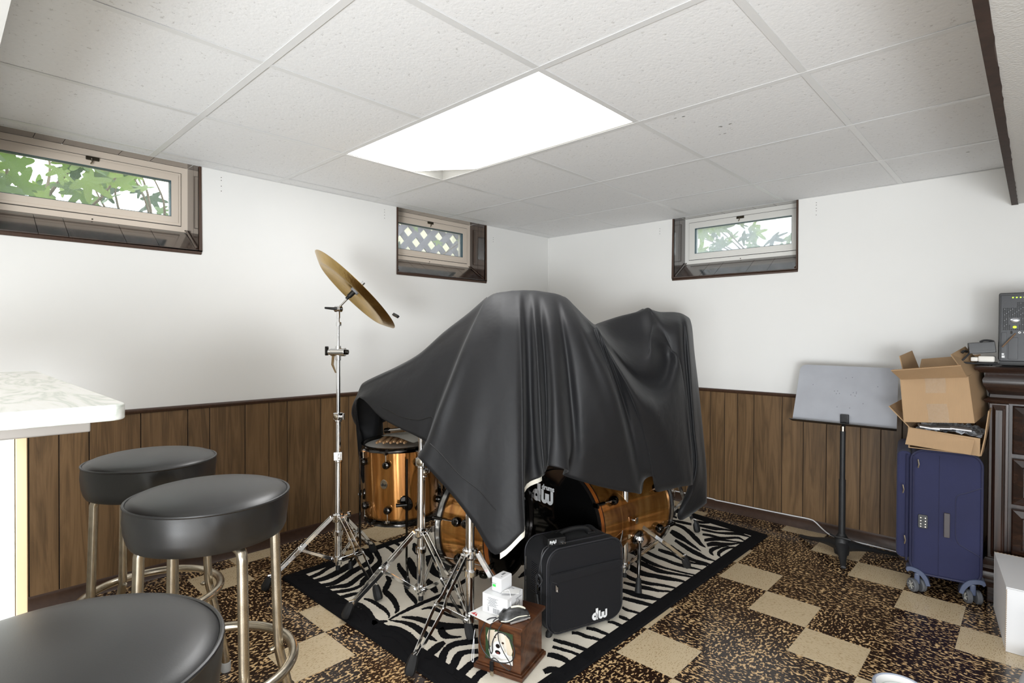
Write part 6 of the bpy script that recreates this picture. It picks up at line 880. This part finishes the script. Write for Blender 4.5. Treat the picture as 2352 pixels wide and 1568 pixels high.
su.rotation_euler.z = math.radians(8)
# ------------------------------------------------------------------ cartons
def card():
    m = M('cardboard', L(168,138,104), .8, noise=(5,.06)); nt = m.node_tree; p = nt.nodes['Principled BSDF']; N = nt.nodes.new; Lk = nt.links.new
    tc = N('ShaderNodeTexCoord'); w = N('ShaderNodeTexWave'); w.inputs['Scale'].default_value = 55; w.bands_direction = 'X'; Lk(tc.outputs['Object'], w.inputs[0])
    b = N('ShaderNodeBump'); b.inputs['Strength'].default_value = .12; b.inputs['Distance'].default_value = .0015; Lk(w.outputs[0], b.inputs['Height']); Lk(b.outputs[0], p.inputs['Normal']); return m
mCARD = card(); mCEDGE = M('cardboard_edge', L(140,104,66), .9); mTAPE = M('clear_tape', L(214,206,192), .1, spec=1.0, bump=(60,1,.02))
def panel(mb, q, t=.004):  # q: four corners, thin board
    q = [Vector(p) for p in q]; n = (q[1]-q[0]).cross(q[3]-q[0]).normalized()*t
    mb.add(q+[p+n for p in q], [(0,3,2,1),(4,5,6,7),(0,1,5,4),(1,2,6,5),(2,3,7,6),(3,0,4,7)]); return mb
def flute(a, b, w, t=.004, n=26):  # corrugated edge, a ribbon of little waves
    a, b, w = Vector(a), Vector(b), Vector(w); mb = MB(); pts = [a+(b-a)*k/(n*2)+w*(.5+.5*(-1)**k)*t for k in range(n*2+1)]; mb.tube(pts, .0009, 4); return mb
zb = .672
lc = thing('lower_carton', 'open brown cardboard carton with bags inside, lying on the navy suitcase', 'carton', (-.31, 3.3, zb))
x0, x1, y0, y1 = -.425, -.175, 3.125, 3.46; zt = zb+.075
b_ = MB(); panel(b_, [(x0,y0,zb),(x1+.005,y0,zb),(x1+.005,y1,zb),(x0,y1,zb)])
new('bottom', b_, mCARD, lc, smooth=False)
new('front', panel(MB(), [(x0-.012,y0,zb+.014),(x1+.0,y0,zb-.002),(x1+.0,y0+.004,zt),(x0-.006,y0+.004,zt+.02)]), mCARD, lc, smooth=False)
new('front_flap', panel(MB(), [(x0-.012,y0-.028,zb+.018),(x1-.028,y0-.034,zb+.004),(x1-.018,y0-.002,zb+.066),(x0-.002,y0-.002,zb+.092)]), mCARD, lc, smooth=False)
new('side', panel(MB(), [(x1,y0,zb),(x1,y1,zb),(x1+.012,y1,zt),(x1+.012,y0+.004,zt)]), mCARD, lc, smooth=False)
new('side_flap', panel(MB(), [(x1+.012,y0+.004,zt),(x1+.012,y1,zt),(x1+.03,y1,zt+.13),(x1+.024,y0+.02,zt+.12)]), mCARD, lc, smooth=False)
new('side', panel(MB(), [(x0,y1,zb),(x0,y0,zb),(x0,y0+.004,zt+.02),(x0,y1,zt+.02)]), mCARD, lc, smooth=False)
new('side_flap', panel(MB(), [(x0,y1,zt+.01),(x0+.004,y0+.002,zt+.016),(x0-.085,y0+.03,zt+.108),(x0-.06,y1-.05,zt+.13)]), mCARD, lc, smooth=False)
new('back', panel(MB(), [(x1,y1,zb),(x0,y1,zb),(x0,y1,zt),(x1,y1,zt)]), mCARD, lc, smooth=False)
mBAG = M('clear_bag', L(206,210,216), .16, bump=(40,1,.02)); g = []
for x in np.linspace(x0+.01, x1+.004, 26):
    g.append([(x, y, zt+.006+.010*math.sin(60*x+30*y)*math.sin(41*y)+.012*math.sin(PI*(x-x0)/(x1-x0))+.004*rng.normal()) for y in np.linspace(y0+.012, y1-.02, 20)])
bg2 = new('plastic_bags', MB().grid(g), mBAG, None, sharp=30, origin=(-.3,3.3,zt)); tag(bg2, 'crumpled clear plastic bags filling the lower carton', 'bag')
for k, (xx, aa) in enumerate(((-.36, 6), (-.30, -5), (-.245, 3))):
    pp_ = new('paper_packet', MB(Matrix.Translation((xx, y0+.045, zt+.024+.003*k)) @ Matrix.Rotation(math.radians(aa*2), 4, 'Z') @ Matrix.Rotation(math.radians(aa), 4, 'Y')).box((0,0,0), (.075,.09,.006)), M('packet_white', L(226,226,228), .4) if k == 0 else bpy.data.materials['packet_white'], None, bevel=.002, origin=(xx, y0+.045, zt+.024))
    tag(pp_, ('leftmost', 'middle', 'rightmost')[k]+' white paper packet among the clear bags in the lower carton', 'paper', 'white packets in the lower carton')
# upper carton, tipped
uc = thing('upper_carton', 'taped brown cardboard carton with open flaps, topmost of the stack', 'carton', (-.32, 3.3, .79))
f = [Vector(p) for p in ((-.443,3.115,.790),(-.197,3.115,.812),(-.222,3.135,1.012),(-.462,3.135,.988))]   # front face: bl, br, tr, tl
dv = Vector((.035,.27,.03)); k_ = [p+dv for p in f]
new('front', panel(MB(), [f[0], f[1], f[2], f[3]], -.004), mCARD, uc, smooth=False)
new('back', panel(MB(), [k_[0], k_[1], k_[2], k_[3]]), mCARD, uc, smooth=False)
new('side', panel(MB(), [f[1], k_[1], k_[2], f[2]]), mCARD, uc, smooth=False); new('side', panel(MB(), [k_[0], f[0], f[3], k_[3]]), mCARD, uc, smooth=False)
new('bottom', panel(MB(), [f[0], f[1], k_[1], k_[0]]), mCARD, uc, smooth=False)
ff = [f[3], f[2], Vector((-.238,3.06,1.064)), Vector((-.489,3.06,1.031))]
fo = new('front_flap', panel(MB(), ff), mCARD, uc, smooth=False); new('corrugation', flute(ff[3], ff[2], (0,.6,.4)), mCEDGE, fo)
new('back_flap', panel(MB(), [k_[3], k_[2], k_[2]+Vector((-.01,.075,.058)), k_[3]+Vector((.0,.075,.052))]), mCARD, uc, smooth=False)
new('side_flap', panel(MB(), [f[3]+Vector((.006,.05,.002)), k_[3], k_[3]+Vector((-.03,-.02,.098)), f[3]+Vector((-.022,.09,.104))]), mCARD, uc, smooth=False)
new('side_flap', panel(MB(), [k_[2]+Vector((.012,-.02,0)), f[2]+Vector((.0,.01,0)), f[2]+Vector((-.065,.10,.094)), k_[2]+Vector((-.06,-.03,.10))]), mCARD, uc, smooth=False)
tp_ = MB()
ctr = lambda u, v: f[0]+(f[1]-f[0])*u+(f[3]-f[0])*v+Vector((0,-.0046,0))
for v0, v1 in ((0, .42), (.66, 1.0)):
    tp_.grid([[tuple(ctr(u+.01*math.sin(9*v), v)+Vector((0,-.0012*abs(math.sin(40*u*v+12*v)),0))) for v in np.linspace(v0, v1, 14)] for u in np.linspace(.36, .66, 10)])
new('tape', tp_, bpy.data.materials['clear_tape'], uc, sharp=20)
mTAPE.node_tree.nodes['Principled BSDF'].inputs['Alpha'].default_value = .16
# ------------------------------------------------------------------ dresser
mCHERRY = wood('dark_cherry', L(24,13,9), L(38,22,15), L(50,31,21), axis=0, scale=.7, rough=.26, objvar=.1); mCHV = wood('dark_cherry_upright', L(24,13,9), L(42,25,17), L(58,36,25), axis=2, scale=.7, rough=.3, objvar=.1)
dx0, dx1, dy0, dy1 = -.155, .78, 3.262, 3.70
dr = thing('dresser', 'dark cherry chest of drawers at the right edge, computer on top', 'dresser', (.3, 3.48, 0))
def mould(prof, z, name, mat=mCHERRY, ext=0):
    # profile of (outward, up) swept along the left and front edges
    g = []
    for o, u in prof: g.append([(dx0-o, dy1, z+u), (dx0-o, dy0-o, z+u), (dx1, dy0-o, z+u)])
    new(name, MB().grid(g), mat, dr, sharp=30)
new('case', MB().bx((dx0+.02, dy0+.012, .10), (dx1, dy1, .93)), mCHV, dr)
new('top', MB().bx((dx0-.005, dy0-.005, 1.032), (dx1, dy1, 1.052)), mCHERRY, dr, smooth=False)
mould([(0,1.052-1.052),(.03,0),(.046,-.004),(.05,-.012),(.046,-.02),(.036,-.022),(.034,-.026),(.03,-.030),(.012,-.032),(0,-.032)], 1.058, 'top_moulding')
mould([(.012,0),(.014,-.012),(.022,-.03),(.020,-.05),(.008,-.075),(-.004,-.095),(-.002,-.108),(.014,-.116),(.018,-.122),(.012,-.132),(-.01,-.134)], 1.026, 'frieze_drawer')
new('frieze_pull', MB(axis((.0,dy0-.022,.985), (0,-1,0))).lathe([(0,.012),(.014,.011),(.022,.006),(.024,0)], 24, Matrix.Scale(1.5, 4, (1,0,0))), mNICK, dr)
# corner post with a fielded face
pb = new('corner_post', MB().bx((dx0+.0, dy0-.002, .20), (dx0+.068, dy0+.07, .892)), mCHV, dr, bevel=.004)
for x in (.020, .050): new('post_bead', MB().tube([(dx0+x, dy0-.003, .21), (dx0+x, dy0-.003, .868)], .006, 8), mCHV, pb)
new('post_field', MB().add([(dx0+.012,dy0-.003,.215),(dx0+.058,dy0-.003,.215),(dx0+.058,dy0-.003,.885),(dx0+.012,dy0-.003,.885),(dx0+.024,dy0-.012,.23),(dx0+.046,dy0-.012,.23),(dx0+.046,dy0-.012,.862),(dx0+.024,dy0-.012,.862)], [(4,5,6,7),(0,1,5,4),(1,2,6,5),(2,3,7,6),(3,0,4,7)]), mCHV, pb, smooth=False)
for z0, z1 in ((.675,.885),(.455,.655),(.225,.435)):
    for xa, xb in ((dx0+.08, .33), (.34, dx1)):
        a, b_2 = (xa, dy0, z0), (xb, dy0, z1); d1, d2 = .012, .032
        R_ = lambda d, y: [(xa+d, y, z0+d), (xb-d, y, z0+d), (xb-d, y, z1-d), (xa+d, y, z1-d)]
        vs = R_(0, dy0+.01)+R_(0, dy0-.004)+R_(d1*.4, dy0-.008)+R_(d2, dy0-.016)+R_(d2+.006, dy0-.011)+R_(d2+.012, dy0-.011)
        fs = [(4*l+i, 4*l+(i+1) % 4, 4*l+4+(i+1) % 4, 4*l+4+i) for l in range(5) for i in range(4)]+[(20,21,22,23)]
        dw_ = new('drawer', MB().add(vs, fs), mCHERRY, dr, smooth=False)
        xm = (xa+xb)/2; new('drawer_pull', MB().tube(crom([(xm-.04, dy0-.018, (z0+z1)/2), (xm-.035, dy0-.04, (z0+z1)/2-.006), (xm+.035, dy0-.04, (z0+z1)/2-.006), (xm+.04, dy0-.018, (z0+z1)/2)], 4), .005, 8), mNICK, dw_)
mould([(0,0),(.006,-.004),(.012,-.018),(.02,-.026),(.026,-.032),(.026,-.046),(.018,-.052),(.030,-.060),(.034,-.074),(.032,-.092),(.022,-.098),(.026,-.105),(.022,-.13),(.008,-.135)], .205, 'base_moulding')
for x in (dx0+.02, dx1-.06): new('foot', MB().bx((x-.02, dy0+.0, 0), (x+.05, dy0+.06, .075)), mCHERRY, dr, bevel=.004)
for x in (dx0+.02, dx1-.06): new('foot', MB().bx((x-.02, dy1-.07, 0), (x+.05, dy1-.01, .075)), mCHERRY, dr, bevel=.004)
hp = new('blue_sheet', MB().grid([[(dx0-.004+.004*math.sin(9*z), y, z) for z in np.linspace(.80, 1.02, 10)] for y in (3.275, 3.45)]), M('pale_blue_sheet', L(176,196,222), .5), None, origin=(dx0, 3.4, .9)); tag(hp, 'pale blue sheet hanging between the cartons and the dresser side', 'sheet')
# ------------------------------------------------------------------ computer tower and adapters on the dresser
mPC = M('pc_black', L(34,35,40), .38, bump=(600,.08,.0004)); ZD = 1.060
pc = thing('computer_tower', 'black computer tower with green lights standing on the dark dresser', 'computer', (-.035, 3.48, ZD))
a0, a1, b0, b1, z0, z1 = -.128, .055, 3.29, 3.69, ZD+.022, ZD+.322
new('case', MB().bx((a0, b0+.02, z0), (a1, b1, z1)), mPC, pc, bevel=.006); new('plinth', MB().bx((a0+.004, b0+.03, ZD), (a1-.004, b1-.02, z0)), mBLACK, pc)
new('bezel', MB().bx((a0+.003, b0, z0-.004), (a1-.003, b0+.022, z1)), mPC, pc, bevel=.005)
new('bezel_edge', MB().bx((a0+.004, b0-.004, z1-.012), (a1-.004, b0+.004, z1-.001)).bx((a0+.003, b0-.004, z0), (a0+.009, b0+.004, z1-.01)), mBLACK, pc, bevel=.002)
gm_ = MB(); gd_ = MB()
for i in range(20):
    for j in range(20):
        x = a0+.018+.0066*i; z = z1-.045-.0062*j
        if (j < 4 and i < 7) or (abs(x-(a0+.055)) < .021 and abs(z-(z0+.176)) < .016) or abs(x-(a0+.055)) < .013 and abs(z-(z0+.148)) < .01: continue
        gm_.box((x, b0-.0006, z), (.0044, .0012, .0036))
new('grille', gm_, M('grille_dark', L(8,8,9), .6), pc); pc.children[-1]['kind'] = 'stuff'
for i in range(19):
    for j in range(19):
        if (i*7+j*3) % 4: continue
        x = a0+.0213+.0066*i; z = z1-.048-.0062*j
        if (j < 4 and i < 8) or (abs(x-(a0+.055)) < .024 and abs(z-(z0+.166)) < .034): continue
        gd_.box((x, b0-.0014, z), (.0018, .0008, .0022))
tag(new('grille_mesh', gd_, M('grille_light', L(176,178,184), .4), pc), kind='stuff')
led = M('led_green', L(150,230,40), .3, emit=(.55, 1, .02, 2.2))
for k in range(4): new('indicator_light', MB().lathe([(0,.002),(.0024,.0016),(.0028,0)], 12, axis((a0+.048+.0125*k, b0-.0005, z1-.022), (0,-1,0))), led, pc)
new('power_light', MB().lathe([(0,.003),(.004,.0024),(.0065,0)], 16, axis((a0+.055, b0-.0008, z0+.148), (0,-1,0)) @ Matrix.Scale(.8, 4, (0,1,0))), led, pc)
new('power_button', MB().lathe([(0,.005),(.010,.004),(.0155,.0015),(.016,0)], 28, axis((a0+.056, b0-.0008, z0+.178), (0,-1,0)) @ Matrix.Scale(.72, 4, (0,1,0))), M('silver_button', L(196,198,204), .25, .8), pc)
for k in range(2): new('audio_jack', MB().lathe([(.002,.001),(.0045,.0012),(.005,0)], 14, axis((a0+.071+.017*k, b0-.0008, z0+.124), (0,-1,0))), mWHITE, pc)
new('usb_port', MB().bx((a0+.041, b0-.001, z0+.118), (a0+.048, b0, z0+.131)), mGLOSSB, pc)
for xx, w_, h_ in ((a0+.02, .018, .118), (a0+.05, .032, .096)): new('drive_door', MB().bx((xx-w_/2, b0-.0016, z0+.006), (xx+w_/2, b0+.002, z0+.006+h_)), mPC, pc, bevel=.0012)
new('label', MB().bx((a0+.013, b0-.0022, z0+.012), (a0+.023, b0-.0015, z0+.022)).bx((a0+.013, b0-.0022, z0+.025), (a0+.021, b0-.0015, z0+.032)), mPRINTW, pc)
new('usb_stick', MB().tube([(a0+.058, b0-.004, z0+.12), (a0+.016, b0-.03, z0+.06)], .003, 8), M('stick_brown', L(120,96,74), .35), pc)
ab = thing('power_brick', 'black laptop power brick on the dresser left of the computer', 'adapter', (-.185, 3.34, ZD+.05))
Fb = Matrix.Translation((-.187, 3.34, ZD+.077)) @ Matrix.Rotation(math.radians(-5), 4, 'Y') @ Matrix.Rotation(math.radians(6), 4, 'Z')
new('body', MB(Fb).box((0,0,0), (.094,.10,.05)), mBLACK, ab, bevel=.003); new('seam_line', MB(Fb).box((0,0,-.012), (.0945,.1005,.0012)), mGLOSSB, ab)
new('cord', MB().tube(crom([(-.235,3.30,ZD+.058),(-.247,3.29,ZD+.060),(-.252,3.285,ZD+.052)], 4), .006, 8), mBLACK, ab)
new('cord', MB().tube(crom([(-.226,3.29,ZD+.05),(-.24,3.275,ZD+.03),(-.252,3.265,ZD+.012),(-.225,3.262,ZD+.007),(-.17,3.264,ZD+.006),(-.12,3.27,ZD+.006)], 5), .0042, 8), mCABLE, ab)
new('coil', MB(Fb).tube(crom([(-.005,-.03,.026),(.01,-.03,.032),(.03,-.03,.03),(.044,-.03,.024)], 4), .005, 8), mCABLE, ab)
wa = thing('white_adapter', 'white plastic power block under the black power brick', 'adapter', (-.17, 3.31, ZD))
new('body', MB().bx((-.196, 3.285, ZD+.012), (-.137, 3.36, ZD+.040)), M('ivory_plastic', L(226,222,214), .4), wa, bevel=.007, seg=3); new('plug', MB().bx((-.222, 3.295, ZD+.014), (-.195, 3.35, ZD+.034)), bpy.data.materials['ivory_plastic'], wa, bevel=.004)
new('pad', MB().bx((-.20,3.29,ZD), (-.13,3.36,ZD+.012)), mBLACK, wa, bevel=.003)
# ------------------------------------------------------------------ white carton, dish and tub at the lower right
mWBOX = M('white_carton', L(232,232,233), .6); mFLUTE = M('carton_edge', L(170,142,108), .85)
bx_ = thing('white_carton', 'white corrugated carton on the floor in front of the dresser', 'carton', (.06, 3.0, 0))
p = [(-.076,2.79),(.22,2.80),(.19,3.215),(-.128,3.21)]; hh = .24
def wallp(a, b_, z0_=.001, z1_=hh): return panel(MB(), [(*a, z0_), (*b_, z0_), (*b_, z1_), (*a, z1_)], -.004)
for nm_, a, b_ in (('front', p[0], p[1]), ('side', p[1], p[2]), ('back', p[2], p[3]), ('side', p[3], p[0])): new(nm_, wallp(a, b_), mWBOX, bx_, smooth=False)
new('top', panel(MB(), [(*p[0], hh+.001), (*p[1], hh+.001), (*p[2], hh+.001), (*p[3], hh+.001)]), mWBOX, bx_, smooth=False)
new('top_edge', flute((*p[3], hh+.004), (*p[2], hh+.004), (0,0,1), .0022), mFLUTE, bx_)
new('corner_edge', flute((p[0][0]-.002, p[0][1]-.004, .004), (p[0][0]+.0, p[0][1]-.004, hh-.004), (1,0,0), .003, 30), mFLUTE, bx_)
ds_ = thing('shallow_dish', 'small white round dish with grey-blue rim on the floor tiles', 'dish', (-.318, 2.208, 0))
new('bowl', MB(Matrix.Translation((-.318,2.208,0)) @ Matrix.Diagonal((.86,.86,1,1))).lathe([(0,.004),(.05,.005),(.066,.012),(.076,.024),(.08,.026),(.0,.0)][:5], 48), M('dish_white', L(240,240,238), .2), ds_)
new('rim', MB(Matrix.Translation((-.318,2.208,0)) @ Matrix.Diagonal((.86,.86,1,1))).lathe([(.0795,.026),(.084,.029),(.09,.027),(.092,.02),(.072,.001),(0,.001)], 48), M('dish_rim', L(164,172,188), .3), ds_)
new('ring_line', MB(Matrix.Translation((-.318,2.208,0)) @ Matrix.Diagonal((.86,.86,1,1))).tube([(.062*math.cos(t), .062*math.sin(t), .0107) for t in np.linspace(0, 2*PI, 41)[:-1]], .0014, 6, closed=True).tube([(.04*math.cos(t), .04*math.sin(t), .0052) for t in np.linspace(0, 2*PI, 41)[:-1]], .001, 6, closed=True), M('dish_line', L(206,214,208), .3), ds_)
tb = thing('plastic_tub', 'white plastic tub base at the lower right corner, below the white carton', 'tub', (.09, 2.55, 0))
new('base', MB(Matrix.Translation((.135,2.57,0))).lathe([(0,.002),(.165,.002),(.17,.006),(.165,.02),(.155,.05),(.15,.052),(0,.05)], 48), M('tub_white', L(214,216,220), .45), tb)
new('post', MB().cyl((.135,2.57,.05), (.135,2.57,.2), .09, .08, n=32), bpy.data.materials['tub_white'], tb)
# ------------------------------------------------------------------ white cord along the right baseboard
wcb = new('white_cord', MB().tube(crom([(-1.95,3.69,.072),(-1.64,3.697,.071),(-1.58,3.700,.066),(-1.53,3.700,.067),(-1.3,3.700,.068),(-1.1,3.70,.070),(-1.0,3.70,.071),(-.965,3.695,.062),(-.92,3.685,.030),(-.87,3.675,.008),(-.78,3.668,.006),(-.68,3.665,.006),(-.56,3.655,.006),(-.46,3.64,.006)], 6), .0038, 8), mWHITE, None, origin=(-1.2,3.7,.05))
tag(wcb, 'thin white cord running along the right baseboard down onto the floor', 'cord')
# ------------------------------------------------------------------ outdoors: ground, fig tree, lattice, fence, shrubs
mLAWN = M('garden_soil', L(104,104,74), .95, noise=(8,.3))
gr_ = MB(); gr_.bx((-9, -6, 1.58), (XL-.30, 10, 1.62)); gr_.bx((XL-.3, YR+.30, 1.58), (6, 10, 1.62)); struct('ground', gr_, mLAWN, smooth=False)
def leafm(n, c, t):
    m = M(n, c, .45, noise=(30,.18)); p = m.node_tree.nodes['Principled BSDF']; nt = m.node_tree; N = nt.nodes.new; Lk = nt.links.new
    tr = N('ShaderNodeBsdfTranslucent'); tr.inputs[0].default_value = t; mx = N('ShaderNodeMixShader'); mx.inputs[0].default_value = .5
    o = [q for q in nt.nodes if q.type == 'OUTPUT_MATERIAL'][0]; Lk(p.outputs[0], mx.inputs[1]); Lk(tr.outputs[0], mx.inputs[2]); Lk(mx.outputs[0], o.inputs[0]); return m
LM = [leafm('fig_leaf_light', L(104,126,52), L(140,160,72)), leafm('fig_leaf_mid', L(72,98,38), L(100,126,48)), leafm('fig_leaf_dark', L(34,54,26), L(50,76,34))]
mTWIG = M('twig_bark', L(104,88,68), .85)
def figmesh(m, k):
    n = 60; A_ = np.linspace(-PI, PI, n+1)[:-1]; mb = MB(); ring = []
    for a in A_:
        lob = .34+max(ln*math.exp(-((a-ac)/w)**2) for ac, ln, w in ((0,.66,.27),(.95,.58,.25),(-.95,.58,.25),(1.9,.36,.3),(-1.9,.36,.3)))
        if abs(a) > 2.7: lob *= .55
        ring.append((lob*math.cos(a), lob*math.sin(a)*.95, -.10*lob*abs(math.sin(a))**.8-.12*lob*lob*max(0, math.cos(a))))
    mb.add([(0,0,0)]+ring, [(0, 1+i, 1+(i+1) % n) for i in range(n)])
    me = bpy.data.meshes.new('fig_leaf'); me.from_pydata([tuple(v) for v in mb.v], [], mb.f); me.materials.append(m); me.polygons.foreach_set('use_smooth', [True]*len(me.polygons)); return me
FM = [figmesh(m, k) for k, m in enumerate(LM)]
def shrub(name, label, cat, base, n, box, size, fm, group=None, twigs=8, dirc=(1,0,0)):
    t = thing(name, label, cat, base, group); lo, hi = Vector(box[0]), Vector(box[1]); bv = Vector(base)
    for k in range(twigs):
        e_ = Vector([random.uniform(lo[i], hi[i]) for i in range(3)]); m_ = (bv+e_)/2+Vector((random.uniform(-.1,.1), random.uniform(-.1,.1), random.uniform(0,.15)))
        new('branch', MB().tube(crom([tuple(bv+Vector((random.uniform(-.03,.03), random.uniform(-.03,.03), 0))), tuple(m_), tuple(e_)], 5), [.012-.0009*q for q in range(11)], 6), mTWIG, t)
    for k in range(n):
        o = bpy.data.objects.new('leaf', fm[random.choice((0,0,1,1,2))]); COL.objects.link(o); o.parent = t
        o.location = Vector([random.uniform(lo[i], hi[i]) for i in range(3)])-bv; s_ = size*random.uniform(.65, 1.25); o.scale = (s_, s_, s_)
        q = Vector((random.gauss(0,.6), random.gauss(0,.6), random.gauss(0,.5)))+Vector(dirc)*.9+Vector((0,0,.35)); o.rotation_euler = (q.to_track_quat('Z', 'Y').to_euler()); o.rotation_euler.rotate_axis('Z', random.uniform(0, 2*PI))
    return t
shrub('fig_tree', 'green lobed-leaf fig tree outside the leftmost window', 'tree', (-3.95,.30,1.62), 150, ((-4.35,-.25,1.72), (-3.62,.86,2.55)), .115, FM, twigs=12)
shrub('fig_sapling', 'darker fig branches against the sky at the right of the leftmost window', 'tree', (-4.4,1.05,1.62), 46, ((-4.75,.72,1.75), (-4.1,1.45,2.5)), .10, [FM[1], FM[2], FM[2]], twigs=8)
shrub('pale_bush', 'pale green bush far behind the right window glass', 'bush', (-1.9,6.2,1.62), 190, ((-3.4,5.0,1.7), (-.5,6.6,3.4)), .16, FM, twigs=14, dirc=(0,-1,0))
shrub('lattice_vine', 'green vine leaves growing around the lattice outside the middle window', 'vine', (-4.15,2.9,1.62), 34, ((-4.3,2.35,1.75), (-4.02,3.9,2.45)), .07, FM, twigs=5)
la_ = thing('garden_lattice', 'weathered dark diamond lattice panel outside the middle window', 'lattice', (-4.45, 3.3, 1.62))
mLAT = M('weathered_lattice', L(104,98,108), .85, noise=(14,.2))
for k in range(19):
    y = 1.6+.19*k
    for sg in (1, -1):
        F2 = Matrix.Translation((-4.45-.012*sg, y, 2.2)) @ Matrix.Rotation(sg*math.radians(45), 4, 'X'); new('slat', MB(F2).box((0,0,0), (.01,.062,1.55)), mLAT, la_, smooth=False)
new('post', MB().bx((-4.5, 4.62, 1.6), (-4.4, 4.74, 2.9)), mWHITE, la_, bevel=.005)
sw = new('shed_wall', MB().bx((-5.6, 1.6, 1.62), (-5.5, 6.5, 4.2)), M('cream_siding', L(226,218,190), .8), None, origin=(-5.55, 4, 1.62)); tag(sw, 'cream painted shed wall seen through the lattice holes', 'wall')
pk = thing('white_fence', 'white picket fence behind the lattice outside the middle window', 'fence', (-5.2, 2.6, 1.62))
for k in range(14): new('picket', MB().bx((-4.40, 2.30+.0+.075*k*.0+.08*k-.9, 1.62), (-4.385, 2.36+.08*k-.9, 2.75)), mWHITE, pk, smooth=False)
